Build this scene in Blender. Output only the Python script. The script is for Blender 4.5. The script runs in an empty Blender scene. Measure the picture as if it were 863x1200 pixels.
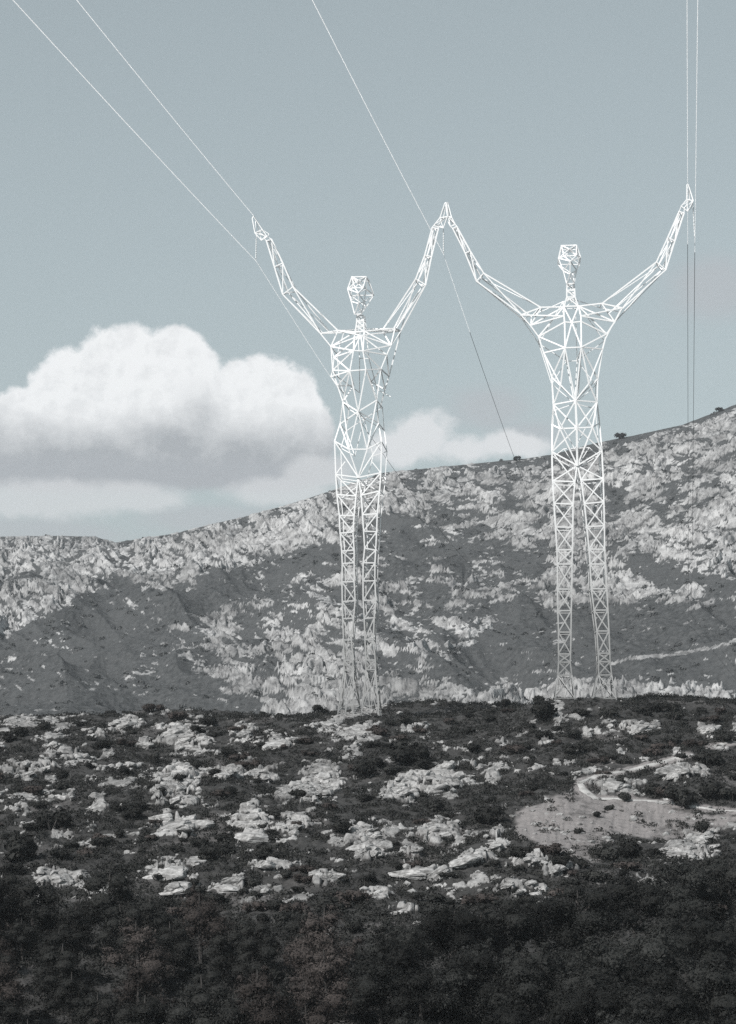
import bpy, math, random
import numpy as np

random.seed(7)
RNG = np.random.default_rng(11)
SC = bpy.context.scene
COL = SC.collection

# ------------------------------------------------------------------ survey constants
F = 2917.0           # focal length in survey units
CX, HY = 431.5, 870.0  # optical axis / horizon height in survey units
DP = 248.0           # distance at which the two figure pylons stand


def W(px, py, Y):
    return ((px - CX) / F * Y, Y, (HY - py) / F * Y)


# ------------------------------------------------------------------ noise
def _hash(ix, iy, seed):
    h = (ix.astype(np.int64) * 374761393 + iy.astype(np.int64) * 668265263 + seed * 2147483647 + 1013904223) & 0xFFFFFFFF
    h = ((h ^ (h >> 13)) * 1274126177) & 0xFFFFFFFF
    h = (h ^ (h >> 16)) & 0xFFFFFFFF
    return h / 4294967295.0


def gnoise(x, y, seed=0):
    x = np.asarray(x, float); y = np.asarray(y, float)
    ix = np.floor(x); iy = np.floor(y); fx = x - ix; fy = y - iy
    ux = fx * fx * fx * (fx * (fx * 6 - 15) + 10); uy = fy * fy * fy * (fy * (fy * 6 - 15) + 10)
    def g(a, b):
        t = _hash(ix + a, iy + b, seed) * 2 * math.pi
        return np.cos(t) * (fx - a) + np.sin(t) * (fy - b)
    n = (g(0, 0) * (1 - ux) + g(1, 0) * ux) * (1 - uy) + (g(0, 1) * (1 - ux) + g(1, 1) * ux) * uy
    return n * 1.5


def fbm(x, y, o=4, seed=0, g=0.5):
    s = 0; a = 1; t = 0; f = 1.0
    for k in range(o):
        s = s + a * gnoise(x * f, y * f, seed + k * 17); t += a; a *= g; f *= 2.03
    return s / t


def ridged(x, y, o=4, seed=0, g=0.55):
    s = 0; a = 1; t = 0; f = 1.0
    for k in range(o):
        s = s + a * (1 - np.abs(gnoise(x * f, y * f, seed + k * 13)) * 1.8); t += a; a *= g; f *= 2.1
    return s / t


def cell(x, y, seed=0):
    """Voronoi: F1, F2 and a random value of the nearest cell"""
    x = np.asarray(x, float); y = np.asarray(y, float)
    ix = np.floor(x); iy = np.floor(y)
    f1 = np.full(x.shape, 9.0); f2 = np.full(x.shape, 9.0); v = np.zeros(x.shape)
    for a in (-1, 0, 1):
        for b in (-1, 0, 1):
            cx = ix + a + _hash(ix + a, iy + b, seed); cy = iy + b + _hash(ix + a, iy + b, seed + 5)
            d = np.hypot(cx - x, cy - y)
            near = d < f1
            f2 = np.where(near, f1, np.minimum(f2, d))
            v = np.where(near, _hash(ix + a, iy + b, seed + 9), v)
            f1 = np.where(near, d, f1)
    return f1, f2, v


def sstep(a, b, x):
    t = np.clip((x - a) / (b - a), 0, 1)
    return t * t * (3 - 2 * t)


def polysd(px, py, poly):
    """signed distance, positive inside"""
    px = np.asarray(px, float); py = np.asarray(py, float)
    d = np.full(px.shape, 1e9); inside = np.zeros(px.shape, bool)
    n = len(poly)
    for i in range(n):
        x0, y0 = poly[i]; x1, y1 = poly[(i + 1) % n]
        ex, ey = x1 - x0, y1 - y0
        t = np.clip(((px - x0) * ex + (py - y0) * ey) / (ex * ex + ey * ey), 0, 1)
        d = np.minimum(d, np.hypot(px - x0 - t * ex, py - y0 - t * ey))
        if y0 != y1:
            c = ((y0 > py) != (y1 > py)) & (px < ex * (py - y0) / ey + x0)
            inside ^= c
    return np.where(inside, d, -d)


# ------------------------------------------------------------------ materials
def new_mat(name):
    m = bpy.data.materials.new(name); m.use_nodes = True
    nt = m.node_tree
    b = nt.nodes['Principled BSDF']
    return m, nt, b


def nd(nt, t, **kw):
    n = nt.nodes.new(t)
    for k, v in kw.items():
        setattr(n, k, v)
    return n


def ramp(nt, fac, stops):
    r = nd(nt, 'ShaderNodeValToRGB')
    el = r.color_ramp.elements
    while len(el) < len(stops):
        el.new(0.5)
    for e, (p, c) in zip(el, stops):
        e.position = p; e.color = (c[0], c[1], c[2], 1)
    nt.links.new(fac, r.inputs[0])
    return r.outputs[0]


def noise_tex(nt, scale, detail=6, rough=0.6, vec=None, dist=0.0):
    n = nd(nt, 'ShaderNodeTexNoise')
    n.inputs['Scale'].default_value = scale; n.inputs['Detail'].default_value = detail
    n.inputs['Roughness'].default_value = rough; n.inputs['Distortion'].default_value = dist
    if vec is not None:
        nt.links.new(vec, n.inputs['Vector'])
    return n.outputs['Fac']


def mixc(nt, fac, a, b):
    m = nd(nt, 'ShaderNodeMix', data_type='RGBA')
    for s, v in ((m.inputs[0], fac), (m.inputs[6], a), (m.inputs[7], b)):
        if isinstance(v, (int, float)):
            s.default_value = v
        elif isinstance(v, tuple):
            s.default_value = (*v, 1)
        else:
            nt.links.new(v, s)
    return m.outputs[2]


def objcoord(nt, stretch=None, rot=None):
    tc = nd(nt, 'ShaderNodeTexCoord')
    if stretch is None:
        return tc.outputs['Object']
    mp = nd(nt, 'ShaderNodeMapping')
    mp.inputs['Scale'].default_value = stretch
    if rot: mp.inputs['Rotation'].default_value = rot
    nt.links.new(tc.outputs['Object'], mp.inputs[0])
    return mp.outputs[0]


def bump(nt, b, fac, strength, dist):
    bp = nd(nt, 'ShaderNodeBump')
    bp.inputs['Strength'].default_value = strength; bp.inputs['Distance'].default_value = dist
    nt.links.new(fac, bp.inputs['Height']); nt.links.new(bp.outputs[0], b.inputs['Normal'])


def math_n(nt, op, a, b=None, c=None, clamp=False):
    m = nd(nt, 'ShaderNodeMath', operation=op); m.use_clamp = clamp
    for i, v in enumerate((a, b, c)):
        if v is None: continue
        if isinstance(v, (int, float)):
            m.inputs[i].default_value = v
        else:
            nt.links.new(v, m.inputs[i])
    return m.outputs[0]


def terrain_mat(name, sc, rock_lo, rock_hi, veg_lo, veg_hi, soil):
    m, nt, b = new_mat(name)
    oc = objcoord(nt)
    at = nd(nt, 'ShaderNodeAttribute', attribute_name='rock')
    so = nd(nt, 'ShaderNodeAttribute', attribute_name='soil')
    n1 = noise_tex(nt, 0.9 * sc, 8, 0.7, oc, 0.6)
    n2 = noise_tex(nt, 2.2 * sc, 6, 0.7, oc)
    n3 = noise_tex(nt, 0.09 * sc, 5, 0.6, oc)
    rockc = ramp(nt, n1, [(0.34, rock_lo), (0.58, rock_hi), (0.75, tuple(min(1, v * 1.15) for v in rock_hi))])
    stain = ramp(nt, n3, [(0.36, (0.58, 0.58, 0.58)), (0.62, (1.08, 1.08, 1.08))])
    mm = nd(nt, 'ShaderNodeMix', data_type='RGBA', blend_type='MULTIPLY')
    mm.inputs[0].default_value = 1.0
    nt.links.new(rockc, mm.inputs[6]); nt.links.new(stain, mm.inputs[7]); rockc = mm.outputs[2]
    vegc = ramp(nt, n2, [(0.30, veg_lo), (0.62, veg_hi)])
    vegc = mixc(nt, ramp(nt, n3, [(0.4, (0, 0, 0)), (0.65, (0.6, 0.6, 0.6))]), vegc, veg_hi)
    soilc = ramp(nt, n2, [(0.3, tuple(v * 0.75 for v in soil)), (0.7, soil)])
    fac = math_n(nt, 'ADD', at.outputs['Fac'], math_n(nt, 'MULTIPLY', math_n(nt, 'SUBTRACT', n2, 0.5), 0.9))
    facs = ramp(nt, fac, [(0.34, (0, 0, 0)), (0.68, (1, 1, 1))])
    base = mixc(nt, so.outputs['Fac'], vegc, soilc)
    nt.links.new(mixc(nt, facs, base, rockc), b.inputs['Base Color'])
    b.inputs['Roughness'].default_value = 0.95
    b.inputs['Specular IOR Level'].default_value = 0.15
    bump(nt, b, n1, 0.6, 0.5 / sc)
    return m


def simple_mat(name, lo, hi, scale, rough=0.8, bmp=0.0, bd=0.05, rnd=0.0, spec=0.2, metal=0.0):
    m, nt, b = new_mat(name)
    n = noise_tex(nt, scale, 6, 0.6, objcoord(nt))
    c = ramp(nt, n, [(0.32, lo), (0.66, hi)])
    if rnd:
        oi = nd(nt, 'ShaderNodeObjectInfo')
        mr = nd(nt, 'ShaderNodeMapRange')
        mr.inputs[3].default_value = 1 - rnd; mr.inputs[4].default_value = 1 + rnd
        nt.links.new(oi.outputs['Random'], mr.inputs[0])
        vm = nd(nt, 'ShaderNodeVectorMath', operation='SCALE')
        nt.links.new(c, vm.inputs[0]); nt.links.new(mr.outputs[0], vm.inputs['Scale'])
        c = vm.outputs[0]
    nt.links.new(c, b.inputs['Base Color'])
    b.inputs['Roughness'].default_value = rough
    b.inputs['Specular IOR Level'].default_value = spec
    b.inputs['Metallic'].default_value = metal
    if bmp: bump(nt, b, n, bmp, bd)
    return m


M = {}
M['hill'] = terrain_mat('hillside_ground', 1.0, (0.11, 0.108, 0.106), (0.36, 0.355, 0.35), (0.008, 0.008, 0.0078), (0.052, 0.051, 0.050), (0.23, 0.216, 0.213))
M['mount'] = terrain_mat('mountain_ground', 0.28, (0.09, 0.09, 0.092), (0.40, 0.398, 0.396), (0.020, 0.022, 0.023), (0.072, 0.074, 0.075), (0.25, 0.25, 0.25))
M['rock'] = simple_mat('limestone', (0.10, 0.098, 0.096), (0.40, 0.395, 0.39), 2.8, 0.95, 0.9, 0.10, 0.2)
M['path'] = simple_mat('pale_gravel', (0.22, 0.215, 0.21), (0.42, 0.415, 0.405), 1.2, 0.95, 0.4, 0.05)
M['leaf'] = simple_mat('shrub_leaves', (0.012, 0.0125, 0.012), (0.034, 0.034, 0.032), 0.8, 0.8, rnd=0.35, spec=0.05)
M['leafb'] = simple_mat('dry_shrub_leaves', (0.026, 0.0225, 0.021), (0.060, 0.052, 0.049), 0.8, 0.85, rnd=0.3, spec=0.05)
M['pine'] = simple_mat('pine_needles', (0.008, 0.0085, 0.008), (0.031, 0.0315, 0.030), 0.7, 0.75, rnd=0.5, spec=0.05)
M['scrubm'] = simple_mat('far_scrub', (0.040, 0.042, 0.042), (0.078, 0.080, 0.080), 0.12, 0.9)
M['bark'] = simple_mat('bark', (0.03, 0.028, 0.027), (0.075, 0.07, 0.067), 5.0, 0.9)
M['wire'] = simple_mat('pale_translucent_wire', (0.93, 0.93, 0.93), (0.97, 0.97, 0.97), 0.3, 0.5)
_nt = M['wire'].node_tree; _b = _nt.nodes['Principled BSDF']   # translucency added so the underside of the wire looks sunlit
_t = nd(_nt, 'ShaderNodeBsdfTranslucent'); _t.inputs[0].default_value = (1, 1, 1, 1)
_x = nd(_nt, 'ShaderNodeMixShader'); _x.inputs[0].default_value = .96
_nt.links.new(_b.outputs[0], _x.inputs[1]); _nt.links.new(_t.outputs[0], _x.inputs[2]); _nt.links.new(_x.outputs[0], _nt.nodes['Material Output'].inputs[0])
M['wired'] = simple_mat('shaded_wire', (0.04, 0.04, 0.042), (0.07, 0.07, 0.072), 0.3, 0.7)  # shaded tone of the rear spans put into the wire colour
M['glass'] = simple_mat('insulator_porcelain', (0.62, 0.64, 0.65), (0.78, 0.80, 0.80), 2.0, 0.3)
# white painted steel, a haze fade towards the feet put into its colour
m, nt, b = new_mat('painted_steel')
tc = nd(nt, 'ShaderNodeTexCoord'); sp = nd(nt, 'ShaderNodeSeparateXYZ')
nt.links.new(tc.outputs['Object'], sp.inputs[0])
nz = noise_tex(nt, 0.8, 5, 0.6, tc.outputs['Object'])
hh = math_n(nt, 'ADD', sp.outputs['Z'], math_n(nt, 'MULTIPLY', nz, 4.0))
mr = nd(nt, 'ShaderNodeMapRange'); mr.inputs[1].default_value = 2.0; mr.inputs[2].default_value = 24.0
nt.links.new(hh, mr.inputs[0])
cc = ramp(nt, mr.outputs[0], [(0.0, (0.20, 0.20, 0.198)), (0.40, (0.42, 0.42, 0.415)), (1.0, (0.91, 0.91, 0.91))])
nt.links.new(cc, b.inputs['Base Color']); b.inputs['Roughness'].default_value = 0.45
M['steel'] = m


# ------------------------------------------------------------------ mesh helpers
def mesh_np(name, V, Fc, smooth=False, attrs=None):
    V = np.ascontiguousarray(V, np.float32); Fc = np.ascontiguousarray(Fc, np.int32)
    me = bpy.data.meshes.new(name)
    k = Fc.shape[1]
    me.vertices.add(len(V)); me.vertices.foreach_set('co', V.ravel())
    me.loops.add(Fc.size); me.loops.foreach_set('vertex_index', Fc.ravel())
    me.polygons.add(len(Fc))
    me.polygons.foreach_set('loop_start', np.arange(0, Fc.size, k, dtype=np.int32))
    me.polygons.foreach_set('loop_total', np.full(len(Fc), k, np.int32))
    me.polygons.foreach_set('use_smooth', np.full(len(Fc), bool(smooth)))
    if attrs:
        for nm, a in attrs.items():
            at = me.attributes.new(nm, 'FLOAT', 'POINT'); at.data.foreach_set('value', np.ascontiguousarray(a, np.float32).ravel())
    me.update(calc_edges=True)
    return me


def obj(name, me, mat, parent=None, loc=(0, 0, 0)):
    o = bpy.data.objects.new(name, me); COL.objects.link(o)
    if mat is not None and not me.materials: me.materials.append(mat)
    o.location = loc
    if parent is not None: o.parent = parent
    return o


def tag(o, label=None, cat=None, group=None, kind=None):
    if label: o['label'] = label
    if cat: o['category'] = cat
    if group: o['group'] = group
    if kind: o['kind'] = kind
    return o


def empty(name, loc):
    o = bpy.data.objects.new(name, None); COL.objects.link(o); o.location = loc
    o.empty_display_size = 0.5
    return o


def grid_faces(nr, nc):
    i = np.arange(nr * nc).reshape(nr, nc)
    return np.stack([i[:-1, :-1].ravel(), i[:-1, 1:].ravel(), i[1:, 1:].ravel(), i[1:, :-1].ravel()], 1)


def tube(pts, r, n=6):
    pts = np.asarray(pts, float); k = len(pts)
    r = np.broadcast_to(np.asarray(r, float), (k,))
    t = np.gradient(pts, axis=0); t /= np.linalg.norm(t, axis=1)[:, None]
    ref = np.array([0.31, 0.2, 0.93]) if abs(t[0][2]) < 0.9 else np.array([0.9, 0.3, 0.1])
    a = np.cross(t, ref); a /= np.linalg.norm(a, axis=1)[:, None]; b_ = np.cross(t, a)
    ang = np.arange(n) * 2 * math.pi / n
    V = (pts[:, None] + r[:, None, None] * (a[:, None] * np.cos(ang)[None, :, None] + b_[:, None] * np.sin(ang)[None, :, None])).reshape(-1, 3)
    fs = []
    for i in range(k - 1):
        for j in range(n):
            j2 = (j + 1) % n
            fs.append((i * n + j, i * n + j2, (i + 1) * n + j2, (i + 1) * n + j))
    return V, np.array(fs)


def merge(parts):
    Vs, Fs, o = [], [], 0
    for V, Fc in parts:
        Vs.append(V); Fs.append(Fc + o); o += len(V)
    return np.concatenate(Vs), np.concatenate(Fs)


# ------------------------------------------------------------------ the near hillside
ROCKS = [  # outcrop clusters: centre, half size, how many loose blocks
    (30, 903, 34, 9, 5), (88, 886, 18, 6, 3), (62, 878, 16, 5, 2), (150, 850, 17, 7, 3), (110, 862, 10, 4, 2), (215, 868, 28, 15, 8),
    (170, 872, 12, 5, 2), (195, 855, 12, 4, 2), (130, 884, 9, 4, 2), (210, 925, 26, 26, 7), (205, 968, 34, 12, 6), (115, 946, 12, 12, 3), (75, 935, 10, 4, 2),
    (295, 965, 24, 24, 9), (345, 968, 20, 10, 4), (352, 930, 22, 14, 6), (378, 915, 22, 22, 6), (268, 907, 16, 8, 3), (310, 910, 22, 6, 4), (320, 872, 30, 6, 6), (285, 862, 16, 10, 4),
    (432, 990, 26, 22, 8), (515, 977, 22, 11, 5), (485, 1003, 18, 6, 2), (505, 918, 36, 15, 9), (470, 930, 20, 12, 4), (545, 912, 12, 7, 3), (578, 913, 8, 5, 1), (560, 900, 8, 3, 1),
    (60, 1030, 34, 8, 6), (112, 1046, 18, 6, 4), (200, 1024, 26, 8, 5), (205, 1046, 16, 7, 3), (265, 1040, 22, 6, 4), (320, 1020, 16, 3, 3), (385, 1030, 22, 7, 5), (385, 1094, 22, 5, 0),
    (750, 853, 22, 6, 6), (690, 862, 9, 3, 2), (715, 850, 10, 3, 2), (828, 856, 14, 4, 3), (640, 872, 10, 3, 2), (610, 1045, 22, 7, 5), (560, 1010, 24, 6, 5), (500, 1025, 30, 7, 5),
    (620, 1010, 20, 8, 5), (655, 1022, 20, 6, 5), (760, 1032, 16, 8, 4), (800, 1000, 26, 9, 9), (820, 985, 22, 8, 6), (585, 985, 10, 12, 4), (520, 900, 8, 3, 1),
    (640, 960, 10, 4, 0), (725, 925, 36, 7, 6), (800, 905, 24, 8, 5), (780, 938, 12, 4, 2), (440, 1050, 16, 4, 3), (475, 1068, 14, 4, 2), (250, 880, 8, 3, 1), (590, 872, 9, 3, 2), (850, 880, 10, 3, 2)]
PATCH = [(594, 974), (618, 948), (652, 932), (700, 930), (760, 937), (815, 948), (880, 956), (880, 966), (836, 976), (800, 990), (766, 984), (722, 976), (704, 1002), (692, 1014), (655, 1000), (622, 990)]
PATHS = [[(806, 886), (772, 894), (740, 902), (708, 909), (684, 915), (679, 922), (688, 932), (700, 938)], [(700, 936), (745, 938), (790, 943), (830, 947), (875, 953)], [(835, 876), (850, 872), (872, 867)]]
zY = [-60, -20, 0, 30, 60, 90, 110, 128, 150, 180, 210, 240, 250, 262, 275, 300, 340, 420, 520, 620]
zZ = [-1.9, -1.8, -1.7, -8, -18, -21, -18.6, -15.2, -11.6, -7.4, -2.8, 1.4, 2.7, 3.5, 3.4, -0.5, -8, -10, -5, 4]
FOOT1 = W(420, 840, DP); FOOT2 = W(688, 819, DP)


def hill_base(X, Y):
    z = np.interp(Y, zY, zZ)
    k = sstep(90, 150, Y) * (1 - sstep(280, 330, Y))
    z = z + 0.022 * X * sstep(180, 250, Y) * (1 - sstep(280, 330, Y))
    z = z + k * (fbm(X / 26, Y / 22, 3, 3) * 1.7 + fbm(X / 8, Y / 7, 3, 21) * 0.55)
    for (fx, fy, fz) in (FOOT1, FOOT2):
        w = np.exp(-(((X - fx) / 6.5) ** 2 + ((Y - fy) / 9) ** 2) ** 1.0)
        z = z * (1 - w) + fz * w
    return z


HM = {}


def hill_masks(X, Y):
    zb = hill_base(X, Y)
    Ys = np.maximum(Y, 1)
    px = CX + F * X / Ys; py = HY - F * zb / Ys
    wx = fbm(X / 2.6, Y / 4, 3, 40) ; wy = fbm(X / 2.6, Y / 4, 3, 60)
    r = np.full(X.shape, -1.0)
    for cx, cy, rx, ry, n in ROCKS:
        e = 1 - np.hypot((px + wx * 16 - cx) / (rx * 1.05), (py + wy * 7 - cy) / (ry * 1.15))
        r = np.maximum(r, e)
    HM['r'] = r
    n = fbm(X / 1.6, Y / 2.4, 4, 77)
    n2 = fbm(X / 7, Y / 9, 3, 78)
    nh = fbm(X / 1.5, Y / 1.3, 5, 177, .6)
    c1, c2, cv = cell(X / 2.0 + wx * .5, Y / 1.8 + wy * .5, 61)
    rock = sstep(0.10, 0.26, np.minimum(r, .55) + n * 0.8 + nh * 0.9 + 0.04 - 0.5 * (1 - sstep(0, .12, c2 - c1)) - .25 * (cv > .72))
    led = fbm((px - py * .6) / 36, (py + px * .22 + wy * 8) / 9, 5, 99, .62) + .5 * fbm(px / 120, py / 40, 2, 98) - .06 * sstep(985, 1050, py) - .04 * sstep(480, 620, px)
    tuft = sstep(.25, .45, fbm(X / .9, Y / 1.5, 4, 611, .65)) * .7
    stray = sstep(0.25, 0.32, led + n * .2) * 0.92
    rock = np.maximum(rock, stray * (py < 1060)) * (Y < 290) * (Y > 115)
    sd = polysd(px + wx * 26, py + wy * 14 + n * 6, PATCH)
    soil = sstep(-4, 5, sd) * (1 - .55 * sstep(.1, .5, n2 + nh * .8))
    soil = soil * (1 - tuft)
    dp = np.full(X.shape, 99.0)
    for P_ in PATHS:
        for (ax, ay), (bx_, by_) in zip(P_[:-1], P_[1:]):
            ex, ey = bx_ - ax, (by_ - ay) * 2.2
            t = np.clip(((px - ax) * ex + (py - ay) * 2.2 * ey) / (ex * ex + ey * ey), 0, 1)
            dp = np.minimum(dp, np.hypot(px - ax - t * ex, (py - ay) * 2.2 - t * ey))
    pth = 1 - sstep(6, 10, dp)
    rock = rock * (1 - pth); soil = np.maximum(soil, pth)
    rock = rock * (1 - soil * 0.85)
    soil = np.maximum(soil, 0.25 * sstep(0.15, 0.4, fbm(X / 9, Y / 12, 3, 131)))
    return zb, rock, soil, px, py


def hill_full(X, Y):
    zb, rock, soil, px_, py_ = hill_masks(X, Y)
    ROCKE = HM['r']
    k = (Y > 90) & (Y < 330)
    f1, f2, v = cell(X / 2.4 + 0.3 * gnoise(X / 2, Y / 2, 5), Y / 2.2 + X * .15, 3)
    g1, g2, v2 = cell(X / 1.1, Y / 0.9, 8)
    crack = sstep(0.0, 0.14, f2 - f1)
    block = (0.25 + 0.65 * v + 0.2 * v2) * crack
    fine = fbm(X / 0.7, Y / 0.8, 3, 9)
    z = zb + k * (rock * (block * (.30 + .35 * sstep(-.1, .2, ROCKE))  + 0.10 * fine) + soil * (.13 * fbm(px_ / 9, py_ / 40, 3, 91) + .05 * fine) + (1 - rock) * (1 - soil) * (0.16 * fine + 0.22 * fbm(X / 2, Y / 2, 2, 15)))
    return z, rock, soil


tt = np.linspace(-0.215, 0.215, 1050)
Yr = np.concatenate([np.linspace(-60, 108, 26), np.linspace(112, 236, 500), np.linspace(236.3, 285, 170), np.linspace(287, 620, 60)])
Xg = np.where((Yr < 112)[:, None], tt[None, :] * 112 * 1.0, tt[None, :] * Yr[:, None]); Yg = np.repeat(Yr[:, None], len(tt), 1)
Zg, Rg, Sg = hill_full(Xg, Yg)
me = mesh_np('hillside', np.stack([Xg.ravel(), Yg.ravel(), Zg.ravel()], 1), grid_faces(len(Yr), len(tt)), True, {'rock': Rg, 'soil': Sg})
tag(obj('hillside', me, M['hill']), kind='structure')


R0 = int(np.searchsorted(Yr, 112)); YL = Yr[R0:]; ZL = Zg[R0:]; RL_ = Rg[R0:]


def look(X, Y, G):
    """bilinear read of the built hillside"""
    i = min(max(int(np.searchsorted(YL, Y)) - 1, 0), len(YL) - 2); fy = (Y - YL[i]) / (YL[i + 1] - YL[i])
    q = (X / Y - tt[0]) / (tt[1] - tt[0]); j = min(max(int(q), 0), len(tt) - 2); fx = q - j
    return float((G[i, j] * (1 - fx) + G[i, j + 1] * fx) * (1 - fy) + (G[i + 1, j] * (1 - fx) + G[i + 1, j + 1] * fx) * fy)


def drop(px, py):
    """survey bearing -> point on the near hillside"""
    t = (px - CX) / F; q = (t - tt[0]) / (tt[1] - tt[0]); j = min(max(int(round(q)), 0), len(tt) - 1)
    sel = (YL > 116) & (YL < 280); Y = YL[sel]; z = ZL[sel, j]
    ray = (HY - py) / F * Y
    hit = np.nonzero(z >= ray)[0]
    i = hit[0] if len(hit) else int(np.argmin(ray - z))
    return float(t * Y[i]), float(Y[i]), float(z[i])


# ------------------------------------------------------------------ the mountain
RPX = [-250, -100, 0, 60, 110, 135, 200, 280, 340, 395, 450, 500, 560, 620, 645, 700, 740, 800, 863, 950, 1150]
RPY = [650, 634, 629, 628, 629, 636, 626, 607, 591, 573, 554, 549, 543, 537, 533, 519, 511, 498, 474, 452, 430]
YB, YT = 560.0, 1000.0
DARK = [[(-60, 770), (20, 745), (60, 715), (108, 688), (150, 678), (180, 690), (205, 690), (250, 664), (300, 658), (345, 645), (400, 640), (445, 600), (452, 612), (448, 660), (400, 672), (350, 678), (330, 695), (300, 702), (275, 715), (250, 726), (205, 735), (190, 752), (215, 775), (255, 800), (300, 825), (320, 850), (-60, 870)],
        [(445, 602), (480, 618), (500, 632), (530, 636), (562, 640), (556, 655), (540, 668), (500, 662), (455, 652)],
        [(448, 650), (490, 655), (500, 676), (450, 672)],
        [(588, 646), (640, 640), (662, 650), (640, 665), (600, 682), (590, 668)],
        [(560, 702), (600, 700), (650, 712), (700, 708), (760, 710), (900, 706), (900, 812), (720, 800), (640, 800), (560, 806), (500, 790), (555, 765), (575, 735)],
        [(712, 655), (760, 652), (800, 664), (840, 676), (900, 672), (900, 700), (860, 702), (820, 694), (780, 684), (735, 678)],
        [(535, 586), (560, 582), (560, 594), (548, 602)], [(585, 585), (612, 585), (618, 596), (595, 600)], [(570, 566), (598, 563), (598, 574), (576, 574)],
        [(708, 574), (738, 565), (735, 590), (722, 622), (712, 605)], [(255, 622), (300, 605), (330, 600), (318, 612), (272, 632)],
        [(500, 552), (600, 536), (660, 524), (740, 505), (800, 490), (880, 464), (880, 478), (830, 494), (770, 512), (720, 530), (660, 546), (620, 544), (560, 550)]]
MIXED = [[(255, 720), (330, 700), (460, 665), (560, 690), (560, 780), (480, 800), (300, 800)], [(780, 560), (850, 555), (840, 600), (770, 600)], [(450, 600), (560, 600), (600, 640), (600, 700), (450, 680)],
         [(150, 690), (215, 700), (260, 760), (240, 800), (60, 730), (90, 700)]]
LIGHT = [[(320, 750), (355, 740), (395, 760), (400, 845), (330, 845)], [(575, 818), (640, 806), (700, 798), (745, 802), (790, 814), (900, 822), (900, 850), (560, 850)], [(222, 640), (290, 610), (380, 600), (360, 640), (270, 670)]]
TRACK = [(716, 779), (745, 772), (790, 768), (835, 760), (880, 748)]


def mount_base(X, Y):
    px = CX + F * X / Y
    top = (HY - np.interp(px, RPX, RPY)) / F * YT
    s = np.clip((Y - YB) / (YT - YB), 0, 1.6)
    z0 = 1.0
    prof = np.where(s < 1, s ** 0.92, 1 - 0.9 * (s - 1))
    z = z0 + (top - z0) * prof
    k = sstep(0, 0.12, s) * (1 - sstep(0.72, 0.97, s))
    z = z + k * (fbm(X / 120 + 0.2, Y / 90, 3, 201) * 11 + ridged(X / 55 + Y / 160, Y / 130, 3, 205) * 13 - 6.5)
    return z, px, s


def mount_full(X, Y):
    z, px, s = mount_base(X, Y)
    py = HY - F * z / Y
    wx = fbm(X / 14, Y / 22, 4, 210) * 20; wy = fbm(X / 14, Y / 22, 4, 230) * 12
    qx, qy = px + wx, py + wy
    bias = np.full(X.shape, 0.64)
    for p in MIXED: 
        d = sstep(-12, 12, polysd(qx, qy, p)); bias = bias * (1 - d) + 0.47 * d
    for p in DARK:
        d = sstep(-7, 9, polysd(qx, qy, p)); bias = bias * (1 - d) + 0.25 * d
    for p in LIGHT:
        d = sstep(-8, 8, polysd(qx, qy, p)); bias = bias * (1 - d) + 0.72 * d
    # beds of limestone dip to the right on the left half, lie flatter on the right
    ang = np.interp(px, [0, 250, 450, 650, 863], [-0.65, -0.55, -0.35, 0.05, 0.25])
    hx = X; hz = (py - 700) * -0.33
    ca, sa = np.cos(ang), np.sin(ang)
    along = hx * ca + hz * sa; across = -hx * sa + hz * ca
    wob = fbm(X / 18, hz / 18, 3, 260) * 5
    st = fbm(along / 13, (across + wob) / 2.4, 5, 270, 0.60)
    st2 = fbm(X / 7.5, hz / 4.6, 5, 290, 0.62)
    bed = sstep(.80, .97, ridged(along / 26, (across + wob) / 5.0, 3, 340)) * sstep(-.3, .2, st2)
    gul = sstep(.86, .99, ridged((X + wob * 2) / 30 + hz / 60, hz / 60, 2, 350))
    st3 = fbm(X / 2.4, hz / 1.3, 4, 295, .65)
    rib = sstep(.84, .97, ridged(along / 48 + 3, (across + wob * 1.5) / 8.5, 3, 360)) * sstep(-.25, .15, fbm(X / 40, hz / 14, 2, 365)) * np.interp(px, [0, 420, 560, 863], [1, 1, .7, .4])
    r = bias + .34 * rib * (bias < .6) + st * 0.60 + st2 * 0.56 + st3 * .42
    f1, f2, v = cell((along + wob) / 10.0, (across + wob * .5) / 4.2, 33)
    g1, g2, v2 = cell(along / 3.4, across / 1.5, 38)
    crack = sstep(0, 0.16, f2 - f1); crack2 = sstep(0, 0.2, g2 - g1)
    big = sstep(0.0, 0.09, f2 - f1 + 0.05 * st2)
    rr = r - (0.34 * bed + 0.30 * gul) * sstep(.3, .6, bias) - 0.26 * (1 - big) - 0.16 * (1 - crack2) * (v > .4)
    rock = sstep(0.37, 0.64, rr); rise = sstep(0.38, 1.0, rr)
    rel = (.3 + .7 * sstep(.2, .5, bias)) * rise * (0.8 + 1.7 * v * crack + 0.5 * v2 * crack2 + 1.2 * st + 0.9 * st2) - (1.2 * gul + .6 * bed) * sstep(.35, .6, bias)
    edge = 1 - sstep(0.93, 1.0, s) * 0.75
    veg = (1 - rock) * (0.5 * fbm(X / 2.2, Y / 3, 3, 300) + 0.25)
    z = z + (rel * 0.95 + veg) * sstep(0, 0.05, s) * edge
    tr = -np.ones_like(px) * 99
    for (a, b) in zip(TRACK[:-1], TRACK[1:]):
        ex, ey = b[0] - a[0], b[1] - a[1]
        t = np.clip(((px - a[0]) * ex + (py + wy * .2 - a[1]) * ey) / (ex * ex + ey * ey), 0, 1)
        tr = np.maximum(tr, -np.hypot(px - a[0] - t * ex, (py + wy * .2 - a[1] - t * ey)))
    rock = np.where(tr > -2.4 - st3, 0.62, rock)
    return z, rock, px, py, s


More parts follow.
